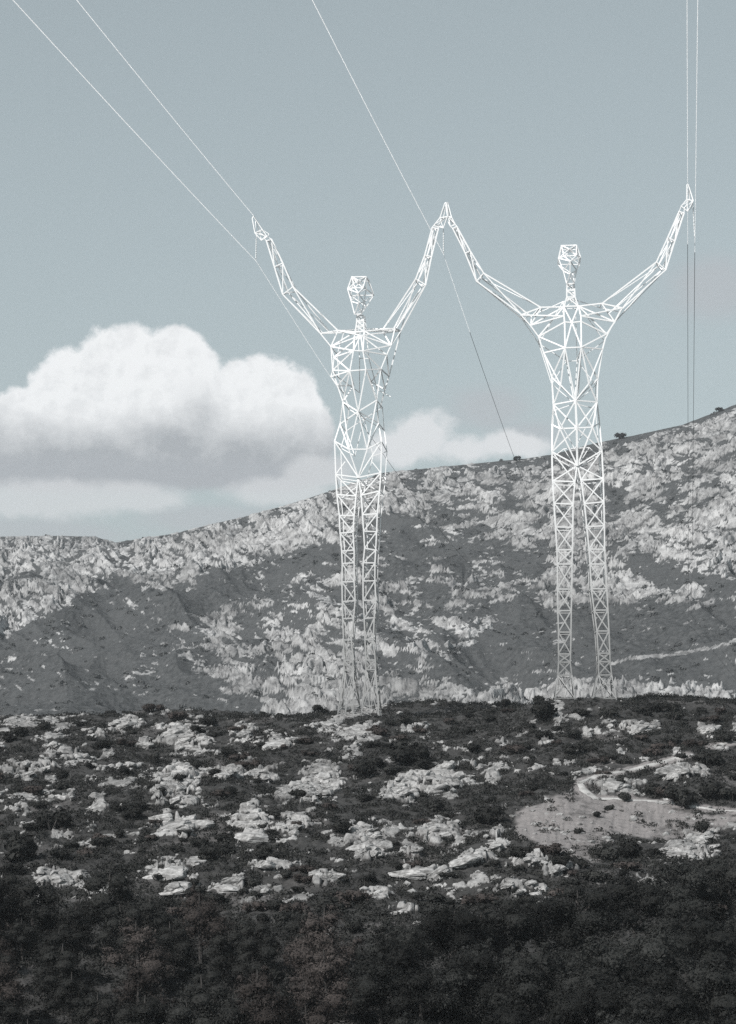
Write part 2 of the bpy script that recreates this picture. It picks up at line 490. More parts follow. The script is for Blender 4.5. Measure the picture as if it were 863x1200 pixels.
tm = np.linspace(-0.2, 0.2, 1150)
Ym = np.concatenate([np.linspace(YB - 12, YT + 4, 660), np.linspace(YT + 12, YT + 200, 12)])
Ym2 = np.repeat(Ym[:, None], len(tm), 1); Xm = tm[None, :] * Ym2
Zm, Rm, PXm, PYm, Sm = mount_full(Xm, Ym2)
me = mesh_np('mountain', np.stack([Xm.ravel(), Ym2.ravel(), Zm.ravel()], 1), grid_faces(len(Ym), len(tm)), True, {'rock': Rm, 'soil': np.zeros_like(Rm)})
tag(obj('mountain', me, M['mount']), kind='structure')

# wide ground sheet under everything, out to the horizon
gx = np.linspace(-6000, 6000, 61); gy = np.linspace(-3000, 9000, 61)
GX, GY = np.meshgrid(gx, gy)
GZ = -26 + fbm(GX / 900, GY / 900, 3, 400) * 6
me = mesh_np('ground', np.stack([GX.ravel(), GY.ravel(), GZ.ravel()], 1), grid_faces(61, 61), True, {'rock': np.zeros(GX.size), 'soil': np.zeros(GX.size)})
tag(obj('ground', me, M['mount']), kind='structure')


# ------------------------------------------------------------------ gravel track across the near hillside
def ribbon(name, pts, width, lift):
    P = [drop(*p)[:2] for p in pts]
    Q = []
    for a, b in zip(P[:-1], P[1:]):
        n = max(2, int(math.hypot(b[0] - a[0], b[1] - a[1]) / 0.6))
        for i in range(n): Q.append((a[0] + (b[0] - a[0]) * i / n, a[1] + (b[1] - a[1]) * i / n))
    Q.append(P[-1]); Q = np.array(Q)
    for _ in range(8): Q[1:-1] = (Q[:-2] + Q[1:-1] * 2 + Q[2:]) / 4
    T = np.gradient(Q, axis=0); T /= np.linalg.norm(T, axis=1)[:, None]; N = np.stack([-T[:, 1], T[:, 0]], 1)
    ws = width * (1 + 0.3 * gnoise(np.arange(len(Q)) / 4.0, np.zeros(len(Q)), 7))
    k = 7; V = []
    for j in range(k):
        o = (j / (k - 1) - 0.5) * 2
        xy = Q + N * (ws * o / 2)[:, None]
        V.append(np.column_stack([xy, np.zeros(len(Q))]))
    V = np.stack(V, 1)
    zz = hill_full(V[..., 0], V[..., 1])[0]
    for _ in range(4):
        zz[1:-1] = np.maximum(zz[1:-1], (zz[:-2] + zz[1:-1] + zz[2:]) / 3)
    V[..., 2] = zz + lift * (1 - 2.2 * np.abs(np.linspace(-1, 1, k)) ** 4)[None, :]
    me = mesh_np(name, V.reshape(-1, 3), grid_faces(len(Q), k), True)
    return tag(obj(name, me, M['path']), kind='structure')


ribbon('path', PATHS[0], 0.75, 0.03)
ribbon('path', PATHS[1], 0.45, 0.03)
ribbon('path', PATHS[2], .6, 0.03)


# ------------------------------------------------------------------ rocks
def rock_mesh(name, seed, sub=4):
    r = np.random.default_rng(seed)
    import bmesh
    bm = bmesh.new(); bmesh.ops.create_icosphere(bm, subdivisions=sub, radius=1.0)
    V = np.array([v.co[:] for v in bm.verts]); Fc = np.array([[v.index for v in f.verts] for f in bm.faces]); bm.free()
    for _ in range(13):
        n = r.normal(size=3); n[2] = abs(n[2]) * 0.6 - 0.1; n /= np.linalg.norm(n); d = r.uniform(0.42, 0.8)
        e = V @ n - d; V = V - np.where(e > 0, e, 0)[:, None] * n * 0.97
    nn = fbm(V[:, 0] * 2.1 + seed, V[:, 1] * 2.1 + V[:, 2] * 1.7, 4, seed) * 0.09
    lay = gnoise(V[:, 2] * 7 + seed, V[:, 0] * 0.8, seed + 3) * 0.07
    V = V * (1 + nn + lay)[:, None]
    V[:, 2] = V[:, 2] * 0.75
    return mesh_np(name, V, Fc, False)


RM = [rock_mesh('limestone_block', 50 + i) for i in range(10)]


def where(px, py):
    h = ('at the far left' if px < 95 else 'left of centre' if px < 260 else 'in front of the left figure' if px < 480 else 'between the two figures' if px < 620 else 'in front of the right figure' if px < 760 else 'towards the right edge')
    v = ('just below the crest' if py < 868 else 'on the upper slope' if py < 930 else 'at mid slope' if py < 990 else 'on the lower slope' if py < 1060 else 'at the foot of the slope')
    return h, v


n_rock = 0
for ci, (cx, cy, rx, ry, n) in enumerate(ROCKS):
    for k in range(n + (2 if n > 2 else 0)):
        a = random.uniform(0, 6.283); q = math.sqrt(random.random()) if k else 0
        px, py = cx + rx * q * math.cos(a) * .95, cy + ry * q * math.sin(a) * .95
        X, Y, Z = drop(px, py)
        s = (0.28 + 0.60 * random.random() ** 1.8) * (0.55 + min(rx, 34) / 34 * 0.6)
        if k == 0: s *= 1.25
        o = obj('rock', RM[n_rock % 10], M['rock'], None, (X, Y, Z - 0.25 * s))
        o.scale = (s * random.uniform(1.1, 2.2), s * random.uniform(.8, 1.3), s * random.uniform(.5, .95))
        o.rotation_euler = (random.uniform(-.2, .2), random.uniform(-.45, .08), random.uniform(-.6, .6))
        h, v = where(cx, cy)
        size = 'large' if k == 0 else 'smaller'
        side = '' if k == 0 else (' left-hand' if px < cx - rx * .3 else ' right-hand' if px > cx + rx * .3 else ' middle')
        tag(o, f'{size}{side} block of pale outcrop {v} {h}'.replace('in front of the', 'below the'), 'rock', f'blocks of the pale outcrop {v} {h}')
        n_rock += 1


# stones too many to count
def scatter_mesh(P, S, base_V, base_F, flat=0.7, rng=RNG):
    n = len(P); k = len(base_V)
    ang = rng.uniform(0, 6.283, n); c, s = np.cos(ang), np.sin(ang)
    jit = rng.uniform(0.65, 1.35, (n, k, 1))
    B = base_V[None] * jit
    X = B[..., 0] * c[:, None] - B[..., 1] * s[:, None]; Yy = B[..., 0] * s[:, None] + B[..., 1] * c[:, None]
    V = np.stack([X, Yy, B[..., 2] * flat], -1) * S[:, None, None] + P[:, None, :]
    Fc = (base_F[None] + (np.arange(n) * k)[:, None, None]).reshape(-1, base_F.shape[1])
    return V.reshape(-1, 3), Fc


import bmesh
def ico(sub):
    bm = bmesh.new(); bmesh.ops.create_icosphere(bm, subdivisions=sub, radius=1.0)
    V = np.array([v.co[:] for v in bm.verts]); Fc = np.array([[v.index for v in f.verts] for f in bm.faces]); bm.free()
    return V, Fc


iV, iF = ico(1)
n = 11000
ys = 124 + (268 - 124) * RNG.random(n) ** 0.8; xs = RNG.uniform(-.18, .18, n) * ys
z, rk, so, px, py = hill_masks(xs, ys)
keep = ((rk > 0.25) | (RNG.random(n) < 0.07) | ((so > .6) & (RNG.random(n) < .4))) & (py < 1090)
xs, ys = xs[keep], ys[keep]; zs = hill_full(xs, ys)[0]
V, Fc = scatter_mesh(np.stack([xs, ys, zs], 1), 0.06 + 0.34 * RNG.random(len(xs)) ** 3, iV, iF, 0.6)
tag(obj('loose_stones', mesh_np('loose_stones', V, Fc), M['rock']), 'scattered pale loose stones strewn between the outcrops on the near slope', 'stones', kind='stuff')


# ------------------------------------------------------------------ vegetation
def leaf_cloud(rng, blobs, n, size, up=0.0, qs=.75):
    """small leaf-clump faces spread through several blobs, denser near their skins"""
    w = np.array([b[3] * b[4] * b[5] for b in blobs]) ** 0.7; w /= w.sum()
    idx = rng.choice(len(blobs), n, p=w)
    B = np.array(blobs)[idx]
    d = rng.normal(size=(n, 3)); d /= np.linalg.norm(d, axis=1)[:, None]
    rad = 1 - 0.55 * rng.random(n) ** 1.3 + 0.12 * rng.normal(size=n)
    P = B[:, :3] + d * rad[:, None] * B[:, 3:6]
    nrm = d + rng.normal(size=(n, 3)) * 0.42; nrm[:, 2] += up; nrm /= np.linalg.norm(nrm, axis=1)[:, None]
    ref = rng.normal(size=(n, 3)); a = np.cross(nrm, ref); a /= np.linalg.norm(a, axis=1)[:, None]; b_ = np.cross(nrm, a)
    s = size * rng.uniform(0.5, 1.4, n)[:, None]
    q = rng.uniform(qs * .6, qs * 1.35, n)[:, None]; s = s * rng.choice([.6, 1.0, 1.5], n, p=[.4, .42, .18])[:, None]
    V = np.stack([P - a * s, P - b_ * s * q, P + a * s, P + b_ * s * q], 1).reshape(-1, 3)
    Fc = np.arange(n * 4).reshape(n, 4)
    return V, Fc


def core(blobs, k):
    V0, F0 = ico(2); out = []
    for b in blobs:
        V = V0 * (1 + 0.25 * gnoise(V0[:, 0] * 2 + b[0] * 3, V0[:, 1] * 2 + V0[:, 2] + b[2], 5))[:, None]
        out.append((V * np.array(b[3:6]) * k + np.array(b[:3]), F0))
    V, Fc = merge(out)
    return V, np.concatenate([Fc, Fc[:, 2:3]], 1)   # degenerate quads avoided below


def tri2quadsafe(name, leaf, blobs, k, mat):
    V0, F0 = leaf
    me = mesh_np(name, V0, F0)
    if k:
        V0i, F0i = ico(2); parts = []
        for b in blobs:
            Vv = V0i * (1 + 0.3 * gnoise(V0i[:, 0] * 2 + b[0] * 3, V0i[:, 1] * 2 + V0i[:, 2] + b[2], 5))[:, None]
            parts.append((Vv * np.array(b[3:6]) * k + np.array(b[:3]), F0i))
        Vc, Fcc = merge(parts)
        bm = bmesh.new(); bm.from_mesh(me)
        vs = [bm.verts.new(v) for v in Vc]
        for f in Fcc: bm.faces.new([vs[i] for i in f])
        bm.to_mesh(me); bm.free()
    return me


def shrub_mesh(name, seed):
    r = np.random.default_rng(seed)
    bl = []
    for _ in range(r.integers(4, 8)):
        s = r.uniform(.28, .5); bl.append((r.uniform(-.6, .6), r.uniform(-.5, .5), r.uniform(.25, .62), s * 1.1, s, s * .85))
    return tri2quadsafe(name, leaf_cloud(r, bl, 900, 0.075, .3), bl, 0.7, None)


SH = [shrub_mesh('shrub', 300 + i) for i in range(8)]
for i, me_ in enumerate(SH):
    me_.materials.append(M['leafb'] if i in (2, 6) else M['leaf'])


def stems_mesh(seed):
    r = np.random.default_rng(seed); parts = []
    for _ in range(5):
        a = r.uniform(0, 6.28); e = np.array([math.cos(a) * .35, math.sin(a) * .35, .55])
        parts.append(tube([(0, 0, -.15), e * .5 + r.normal(size=3) * .03, e], [.035, .025, .012], 5))
    return mesh_np('stems', *merge(parts))


def pine_mesh(seed, kind):
    """crown and trunk of a tree about 1 unit tall"""
    r = np.random.default_rng(seed)
    lean = r.uniform(-.07, .07, 2)
    bl = []; limbs = []
    H = 1.0
    tr = [(0, 0, -0.05), (lean[0] * .3, lean[1] * .3, .22), (lean[0] * .7, lean[1] * .7, .5), (lean[0], lean[1], .85)]
    parts = [tube(tr, [.032, .026, .019, .006], 7)]
    nb = r.integers(6, 9)
    for i in range(nb):
        f = i / (nb - 1)
        h = (.46 + .34 * f) if kind == 0 else (.30 + .42 * f)
        sp = (.27 if kind == 0 else .26) * (1 - .8 * max(0, f - .3)) * r.uniform(.6, 1.15)
        a = i * 2.4 + r.uniform(-.5, .5)
        c = np.array([lean[0] * h + math.cos(a) * sp, lean[1] * h + math.sin(a) * sp, h + r.uniform(-.04, .04)])
        s = r.uniform(.14, .23) * (1.1 - .3 * f)
        bl.append((c[0], c[1], c[2], s * 1.2, s * 1.2, s * .85))
        o = np.array([lean[0] * h * .8, lean[1] * h * .8, max(.12, h - .16)])
        parts.append(tube([o, (o + c) / 2 + np.array([0, 0, -.015]), c], [.013, .010, .004], 5))
        for _ in range(2):   # small tufts that break the outline
            d_ = r.normal(size=3); d_ /= np.linalg.norm(d_); q_ = c + d_ * s * 1.1
            bl.append((q_[0], q_[1], q_[2], .055, .055, .05))
    if kind == 0: pass
    crown = tri2quadsafe('crown', leaf_cloud(r, bl, 11000, 0.0115, .2, .45), bl, 0.52, None)
    return crown, mesh_np('trunk', *merge(parts))


PN = [pine_mesh(500 + i, 0) for i in range(6)]; OK = [pine_mesh(600 + i, 1) for i in range(5)]
for c, t in PN: c.materials.append(M['pine']); t.materials.append(M['bark'])
for i, (c, t) in enumerate(OK): c.materials.append(M['leafb'] if i % 2 else M['leaf']); t.materials.append(M['bark'])
ST = [stems_mesh(700 + i) for i in range(3)]
for s_ in ST: s_.materials.append(M['bark'])


def plant(name, crown, trunk, X, Y, Z, size, label, cat, group, cn='crown', tn='trunk', sq=1.0):
    e = empty(name, (X, Y, Z)); e.rotation_euler = (0, 0, random.uniform(0, 6.283)); e.scale = (size, size, size * sq)
    tag(e, label, cat, group)
    obj(cn, crown, None, e); obj(tn, trunk, None, e)
    return e


# woodland at the foot of the slope: its upper edge, by bearing
EDGE_X = [-40, 0, 60, 150, 250, 330, 430, 480, 560, 640, 720, 780, 863, 920]
EDGE_Y = [1050, 1052, 1066, 1076, 1086, 1104, 1100, 1076, 1064, 1050, 1036, 1018, 1004, 998]
placed = []
n_pine = n_oak = 0
BIG = [(470, 1150, 6.2), (520, 1140, 7.0), (585, 1128, 6.6), (640, 1120, 6.4), (690, 1112, 7.0), (745, 1098, 6.8), (800, 1082, 7.2), (850, 1075, 7.0), (445, 1205, 6.0), (500, 1215, 6.4),
       (560, 1205, 7.0), (625, 1195, 6.6), (700, 1190, 7.2), (770, 1175, 7.0), (835, 1160, 7.0), (530, 1262, 6.2), (610, 1258, 6.6), (690, 1262, 6.2), (760, 1250, 7.0), (840, 1245, 6.8)]
for bi, (px, py, h) in enumerate(BIG):
    px += random.uniform(-8, 8); h *= .84; py += 26
    X, Y, Z = drop(px, min(py, 1240))
    placed.append((X, Y)); placed.append((X + 1.2, Y)); placed.append((X - 1.2, Y))
    c, t = PN[bi % 6]; n_pine += 1
    hz = 'below the left figure' if px < 520 else 'below the gap between figures' if px < 640 else 'below the right figure' if px < 740 else 'at the right edge'
    v = 'at the upper edge of the wood' if bi < 8 else 'inside the wood' if bi < 15 else 'at the front of the wood'
    plant('pine_tree', c, t, X, Y, Z, h, f'tall broad dark pine {v} {hz}', 'pine tree', f'tall broad pines {v} {hz}', sq=.92)
tries = 0
while tries < 14000 and (n_pine < 130 or n_oak < 150):
    tries += 1
    px = random.uniform(-45, 910); py = random.uniform(1030, 1335)
    e = np.interp(px, EDGE_X, EDGE_Y)
    pinezone = px > 425 - (py - 1100) * .25
    top = e + (74 if pinezone else 36)
    if py < top: continue
    X0 = (px - CX) / F; Yq = 118 + (1335 - py) / 9.0
    try:
        X, Y, Z = drop(px, py)
    except Exception:
        continue
    if py > 1245:
        Y = np.interp(py, [1245, 1335], [122, 112]); X = X0 * Y; Z = float(hill_base(np.array([X]), np.array([Y]))[0])
    sp = 3.4 if pinezone else 2.7
    if any((X - a) ** 2 + ((Y - b) * .8) ** 2 < sp * sp for a, b in placed): continue
    if pinezone:
        if n_pine >= 130: continue
        placed.append((X, Y)); n_pine += 1
        c, t = random.choice(PN)
        h = random.uniform(3.0, 5.6) * (0.75 if py < top + 40 else 1)
        v = 'at the upper edge of the wood' if py < top + 30 else 'inside the wood' if py < 1190 else 'at the front of the wood'
        hz = 'below the left figure' if px < 520 else 'below the gap between figures' if px < 640 else 'below the right figure' if px < 740 else 'at the right edge'
        plant('pine_tree', c, t, X, Y, Z, h, f'dark bushy pine {v} {hz}', 'pine tree', f'dark pines {v} {hz}')
    else:
        if n_oak >= 150: continue
        placed.append((X, Y)); n_oak += 1
        c, t = random.choice(OK)
        h = random.uniform(2.4, 5.4)
        v = 'at the top of the thicket' if py < top + 30 else 'in the middle of the thicket' if py < 1190 else 'at the front of the thicket'
        hz = 'at the left edge' if px < 110 else 'left of centre' if px < 290 else 'below the left figure'
        plant('scrub_oak', c, t, X, Y, Z, h, f'low dull scrub oak {v} {hz}', 'tree', f'scrub oaks {v} {hz}')
print('pines', n_pine, 'oaks', n_oak, 'rocks', n_rock)

# shrubs that stand out, then the rest that shows largest
BUSHES = [(641, 838, 20, 'wide dark shrub right beside the right figure, in front of its left foot'), (590, 826, 9, 'dark round shrub on the crest between the figures'), (632, 822, 9, 'dark shrub on the crest left of the right figure'),
          (372, 826, 9, 'dark shrub on the crest just left of the left figure'), (246, 846, 12, 'dark shrub on the crest left of the left figure'), (552, 832, 8, 'small dark shrub on the crest midway between the figures'),
          (833, 892, 18, 'tall dark shrub beside the end of the pale track'), (733, 934, 10, 'round dark shrub below the bend of the track'), (764, 928, 12, 'round dark shrub just under the middle of the track'),
          (795, 937, 20, 'large dark shrub below the right half of the track'), (832, 930, 18, 'large dark shrub at the right end of the lower track'), (858, 935, 14, 'dark shrub at the right edge beside the lower track'),
          (679, 975, 8, 'small pointed dark shrub alone on the bare earth'), (712, 948, 7, 'small dark shrub at the top of the bare earth'), (822, 972, 11, 'dark shrub at the right end of the bare earth'),
          (712, 1003, 16, 'large dark shrub below the bare earth, left one'), (738, 1000, 18, 'large dark shrub below the bare earth, right one'), (660, 1012, 12, 'dark shrub at the lower left of the bare earth'),
          (400, 972, 14, 'dark shrub right of the pale cliff face'), (270, 930, 10, 'dark shrub above the pale cliff face'), (245, 1000, 16, 'dark shrub below the small cliff left of centre'), (60, 965, 22, 'broad dark shrub at the left edge, mid slope'), (20, 1000, 26, 'very broad dark shrub at the left edge above the thicket'),
          (480, 885, 26, 'broad dark shrub above the white outcrop between figures'), (430, 905, 18, 'broad dark shrub below the feet of the left figure'), (575, 960, 20, 'broad dark shrub left of the bare earth'), (700, 955, 6, 'tiny dark shrub on the bare earth near its top')]
nb_ = 0
for px, py, hw, lab in BUSHES:
    X, Y, Z = drop(px, py + hw * .35)
    s = hw * Y / F * 1.25
    e = plant('shrub', SH[(nb_ * 3) % 8 if (nb_ * 3) % 8 not in (2, 6) else 0], ST[nb_ % 3], X, Y, Z - .05, s * 1.05, lab, 'shrub', None, 'foliage', 'stems', 1.0)
    nb_ += 1
tries = 0; sp_ = [];
while nb_ < 296 and tries < 12000:
    tries += 1
    px = random.uniform(-20, 885); py = random.uniform(828, 1100)
    X, Y, Z = drop(px, py)
    m_ = look(X, Y, RL_)
    if m_ > 0.35 and random.random() < .85: continue
    if polysd(np.array([px]), np.array([py]), PATCH)[0] > -4: continue
    if any((X - a) ** 2 + (Y - b) ** 2 < 1.6 for a, b in sp_): continue
    near = any(abs(px - cx) < rx and 0 < py - cy < ry + 12 for cx, cy, rx, ry, n in ROCKS)
    s = random.uniform(.5, .85) if near else random.uniform(.6, 1.35)
    if abs(X - FOOT1[0]) < 3 and abs(Y - FOOT1[1]) < 4 or abs(X - FOOT2[0]) < 4 and abs(Y - FOOT2[1]) < 4: continue
    sp_.append((X, Y)); i = random.randrange(8)
    h, v = where(px, py)
    col = 'dull brown-grey' if i in (2, 6) else 'dark'
    plant('shrub', SH[i], ST[nb_ % 3], X, Y, Z - .05, s, f'{col} low shrub {v} {h}', 'shrub', f'{col} shrubs {v} {h}', 'foliage', 'stems', random.uniform(.6, .95))
    nb_ += 1


def clump_base(rng, n, size):
    d = rng.normal(size=(n, 3)); d[:, 2] = np.abs(d[:, 2]); d /= np.linalg.norm(d, axis=1)[:, None]
    P = d * rng.uniform(.55, 1.0, n)[:, None] * np.array([1, 1, .8])
    nrm = d + rng.normal(size=(n, 3)) * .6; nrm /= np.linalg.norm(nrm, axis=1)[:, None]
    a = np.cross(nrm, rng.normal(size=(n, 3))); a /= np.linalg.norm(a, axis=1)[:, None]; b_ = np.cross(nrm, a)
    V = np.stack([P - a * size, P - b_ * size * .7, P + a * size, P + b_ * size * .7], 1).reshape(-1, 3)
    return V, np.arange(n * 4).reshape(n, 4)


def scrub(name, P, S, nleaf, size, mat, label):
    out = []; groups = 6; g = RNG.integers(0, groups, len(P))
    for k in range(groups):
        bV, bF = clump_base(np.random.default_rng(900 + k), nleaf, size)
        sel = g == k
        n = sel.sum(); ang = RNG.uniform(0, 6.283, n); c, s = np.cos(ang), np.sin(ang)
        X = bV[None, :, 0] * c[:, None] - bV[None, :, 1] * s[:, None]; Yy = bV[None, :, 0] * s[:, None] + bV[None, :, 1] * c[:, None]
        V = np.stack([X, Yy, np.broadcast_to(bV[None, :, 2], X.shape)], -1) * S[sel][:, None, None] + P[sel][:, None, :]
        Fq = (bF[None] + (np.arange(n) * len(bV))[:, None, None]).reshape(-1, 4)
        out.append((V.reshape(-1, 3), Fq))
    V, Fc = merge(out)
    tag(obj(name, mesh_np(name, V, Fc), mat), label, 'scrub', kind='stuff')


n = 38000
ys = 116 + (272 - 116) * RNG.random(n); xs = RNG.uniform(-.18, .18, n) * ys
z, rk, so, px, py = hill_masks(xs, ys)
dens = fbm(xs / 5, ys / 7, 3, 55)
keep = (rk < 0.3) & ((so < .5) | (RNG.random(n) < .10)) & (dens > -.32 + .3 * RNG.random(n) - .15)
for (fx, fy, fz) in (FOOT1, FOOT2): keep &= (np.abs(xs - fx) > 2.6) | (np.abs(ys - fy) > 3)
xs, ys = xs[keep], ys[keep]; zs = hill_full(xs, ys)[0]
scrub('undergrowth', np.stack([xs, ys, zs - .1], 1), 0.16 + 0.5 * RNG.random(len(xs)) ** 1.8, 46, .15, M['leaf'], 'low dark garrigue scrub covering the near slope between the rocks')

# scrub on the mountain: dense in the dark belts, sparse dots on the rock
n = 16000
ys = RNG.uniform(YB, YT + 6, n); xs = RNG.uniform(-.185, .185, n) * ys
z, rk, px, py, s = mount_full(xs, ys)
keep = (rk < .45) & (RNG.random(n) < .45) | (RNG.random(n) < .06)
xs, ys, zs = xs[keep], ys[keep], z[keep]
scrub('mountain_scrub', np.stack([xs, ys, zs - .3], 1), 0.35 + 1.2 * RNG.random(len(xs)) ** 4, 26, .3, M['scrubm'], 'grey-green scrub dotted over the rocks and dark belts of the far mountain')
for px, sz, lab in ((727, 3.0, 'lone dark bush on the skyline right of the right figure'), (606, 2.0, 'small dark bush on the skyline left of the right figure'), (842, 2.2, 'small dark bush on the skyline near the right edge')):
    X = (px - CX) / F * YT; Z = float(mount_full(np.array([X]), np.array([YT - 3.0]))[0][0])
    plant('bush', SH[1], ST[0], X, YT - 3, Z - .2, sz, lab, 'bush', None, 'foliage', 'stems')


# ------------------------------------------------------------------ lattice figures
RF, RB = 0.067, 0.040
PXM = DP / F


SEEN = []


class Lat:
    def __init__(s): s.m = []
    def add(s, a, b, r=RF):
        for p, q, _ in SEEN:   # never two members in the same place
            for u, v in ((p, q), (q, p)):
                if abs(u[0] - a[0]) < .9 and abs(u[1] - a[1]) < .9 and abs(v[0] - b[0]) < .9 and abs(v[1] - b[1]) < .9 and abs(u[2] - a[2]) < .3 and abs(v[2] - b[2]) < .3: return
        e = (a, b, r * random.uniform(.93, 1.07)); SEEN.append(e); s.m.append(e)
    def chain(s, pts, r=RF):
        for a, b in zip(pts[:-1], pts[1:]): s.add(a, b, r)
    def mesh(s, name, origin):
        parts = []
        for a, b, r in s.m:
            A = np.array([(a[0] - CX) * PXM, DP + a[2], (HY - a[1]) * PXM]) - origin
            B = np.array([(b[0] - CX) * PXM, DP + b[2], (HY - b[1]) * PXM]) - origin
            d = B - A; L = np.linalg.norm(d)
            if L < 1e-3: continue
            d /= L
            ref = np.array([0, 1.0, 0]) if abs(d[1]) < .9 else np.array([1.0, 0, 0])
            u = np.cross(d, ref); u /= np.linalg.norm(u); v = np.cross(d, u)
            # steel angle: two flanges, seen as an L section
            A = A - d * r * .4; B = B + d * r * .4
            P = []
            for E in (A, B):
                P += [E + (-u - v) * r, E + (u - v) * r, E + (u + v) * r, E + (-u + v) * r]
            Fq = np.array([(0, 1, 5, 4), (1, 2, 6, 5), (2, 3, 7, 6), (3, 0, 4, 7), (3, 2, 1, 0), (4, 5, 6, 7)])
            parts.append((np.array(P), Fq))
        return mesh_np(name, *merge(parts))


def nodes(d, z=0.0):
    return {k: (v[0], v[1], v[2] if len(v) > 2 else z) for k, v in d.items()}


def E(l, n, spec, r=RF):
    for t in spec.split():
        p = t.split('-')
        for a, b in zip(p[:-1], p[1:]): l.add(n[a], n[b], r)


def sh(p, dx, dy, dz): return (p[0] + dx, p[1] + dy, p[2] + dz)


def truss(l, left, right, dx, dz, style='X', rb=RB, dy=0.0, yoff=0.0):
    """box truss: front chords through the given points, rear chords set back by dz"""
    Lf = [(a[0], a[1], a[2] if len(a) > 2 else 0.0) for a in left]; Rf = [(a[0], a[1], a[2] if len(a) > 2 else 0.0) for a in right]
    n = len(Lf)
    dzs = dz if isinstance(dz, (list, tuple)) else [dz] * n
    dxs = dx if isinstance(dx, (list, tuple)) else [dx] * n
    Lb = [sh(p, dxs[i], dy, dzs[i]) for i, p in enumerate(Lf)]; Rb = [sh(p, dxs[i], dy, dzs[i]) for i, p in enumerate(Rf)]
    l.chain(Lf, RF); l.chain(Rf, RF); l.chain(Lb, rb); l.chain(Rb, rb)
    for i in range(n):
        l.add(Lf[i], Rf[i], RF); l.add(Lb[i], Rb[i], rb); l.add(Lf[i], Lb[i], rb); l.add(Rf[i], Rb[i], rb)
    for i in range(n - 1):
        st = style[i] if i < len(style) else style[-1]
        if st in 'X\\': l.add(Lf[i], Rf[i + 1], RF * .9)
        if st in 'X/': l.add(Rf[i], Lf[i + 1], RF * .9)
        if st == '\\': l.add(Rb[i], Lb[i + 1], rb)
        elif st == '/': l.add(Lb[i], Rb[i + 1], rb)
        l.add(Lf[i], Lb[i + 1], rb); l.add(Rf[i], Rb[i + 1], rb)


def cam_arm(l, rings, rf=RF):
    """triangular/quad section limb through rings of nodes"""
    for k in range(len(rings[0])):
        l.chain([r[k] for r in rings], rf if k < 2 else RF * .8)
    for r in rings:
        for a, b in zip(r, list(r[1:]) + [r[0]]): l.add(a, b, RF * .8)
    for r0, r1 in zip(rings[:-1], rings[1:]):
        n = len(r0)
        for k in range(n):
            l.add(r0[k], r1[(k + 1) % n], RF * .8 if k == 0 else RB)


def hand(l, wrist, knuckle, tip, r=0.046):
    # wrist ring -> knuckle ring -> finger tips, braced: a flat mitten frame with a thumb
    for k in range(len(knuckle)):
        l.add(wrist[k % len(wrist)], knuckle[k], r)
        l.add(wrist[(k + 1) % len(wrist)], knuckle[k], r * .8)
        l.add(knuckle[k], knuckle[(k + 1) % len(knuckle)], r)
        l.add(knuckle[k], tip[k % len(tip)], r)
    for a, b in zip(wrist, wrist[1:] + wrist[:1]): l.add(a, b, r)
    for a, b in zip(tip[:-1], tip[1:]): l.add(a, b, r)
    l.add(knuckle[0], tip[-1], r * .8)


def figure(foot, label, parts):
    root = empty('lattice_pylon', foot)
    tag(root, label, 'pylon')
    o = np.array(foot)
    for (name, lat, subs) in parts:
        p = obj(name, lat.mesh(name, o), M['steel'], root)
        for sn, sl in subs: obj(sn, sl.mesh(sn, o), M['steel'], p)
    return root


def head2(n, sk):
    h = Lat()
    E(h, n, 'TL-TR-R-CR-JR-JL-CL-L-TL L-BC-R TL-BC TR-BC TL-BR TR-BL BL-BR BL-L BR-R BL-NO-BR L-NO-R CL-NO-CR NO-MO CL-MO-CR JL-MO-JR TL-BL TR-BR', RF * .72)
    E(h, n, 'TL-kTL TR-kTR kTL-kTR kTR-kR kTL-kL kL-kR kL-kC-kR L-kL R-kR kC-JL kC-JR kC-CR kR-TR kL-TL CR-kR CL-kL kTL-kR', RB)
    return h


# ---- right figure, seen from the front
t = nodes(dict(SL=(634.8, 360), BL=(610.8, 369), AL=(621.7, 381.2), DL=(631.3, 394.3), EL=(637.4, 413.4), FL=(647, 442), GL=(649, 474), HL=(647.5, 497, .4), IL=(656.2, 502.7, -.3), JL=(647.3, 529.5),
               SR=(705.2, 355.5), BR=(729.5, 360.7), AR=(720.8, 377), DR=(711.2, 391.2), ER=(706.4, 409), FR=(700.8, 443.8), GR=(700, 471), HR=(703.3, 495.4, .4), IR=(694.4, 501, -.3), JR=(705.7, 528),
               NL=(660.8, 359.5), NR=(678.2, 358.6), ML=(660.8, 370.8, -.3), MR=(680.8, 370.8, -.3), KL=(661.7, 378, -.4), KR=(680.8, 377.4, -.4), KC=(670, 378.6, -.4),
               CL=(661.7, 409, -.8), CR=(680.8, 408.2, -.8), NV=(674.2, 470, -.5), PC=(675.8, 502, -.4), Q=(676.8, 545.7, -.1), XL=(657, 452, -.4), XR=(690, 450, -.4)))
L = Lat()
E(L, t, 'NL-SL-BL-AL-DL-EL-FL-GL-HL-JL NR-SR-BR-AR-DR-ER-FR-GR-HR-JR NL-AL ML-BL ML-AL KL-DL NL-DL SL-AL NR-AR MR-BR MR-AR KR-DR NR-DR SR-AR '
        'NL-ML-KL-CL NR-MR-KR-CR KL-KC-KR NL-KC-NR KC-CL KC-CR CL-CR DL-CL EL-CL DR-CR ER-CR CL-FL CR-FR EL-XL ER-XR XL-NV XR-NV FL-NV FR-NV CL-XL-GL CR-XR-GR CL-NV-CR '
        'NV-GL NV-GR NV-IL NV-IR GL-IL GR-IR GL-PC GR-PC IL-PC-IR HL-IL HR-IR IL-Q IR-Q IL-JL IR-JR PC-JL PC-JR JL-Q JR-Q')
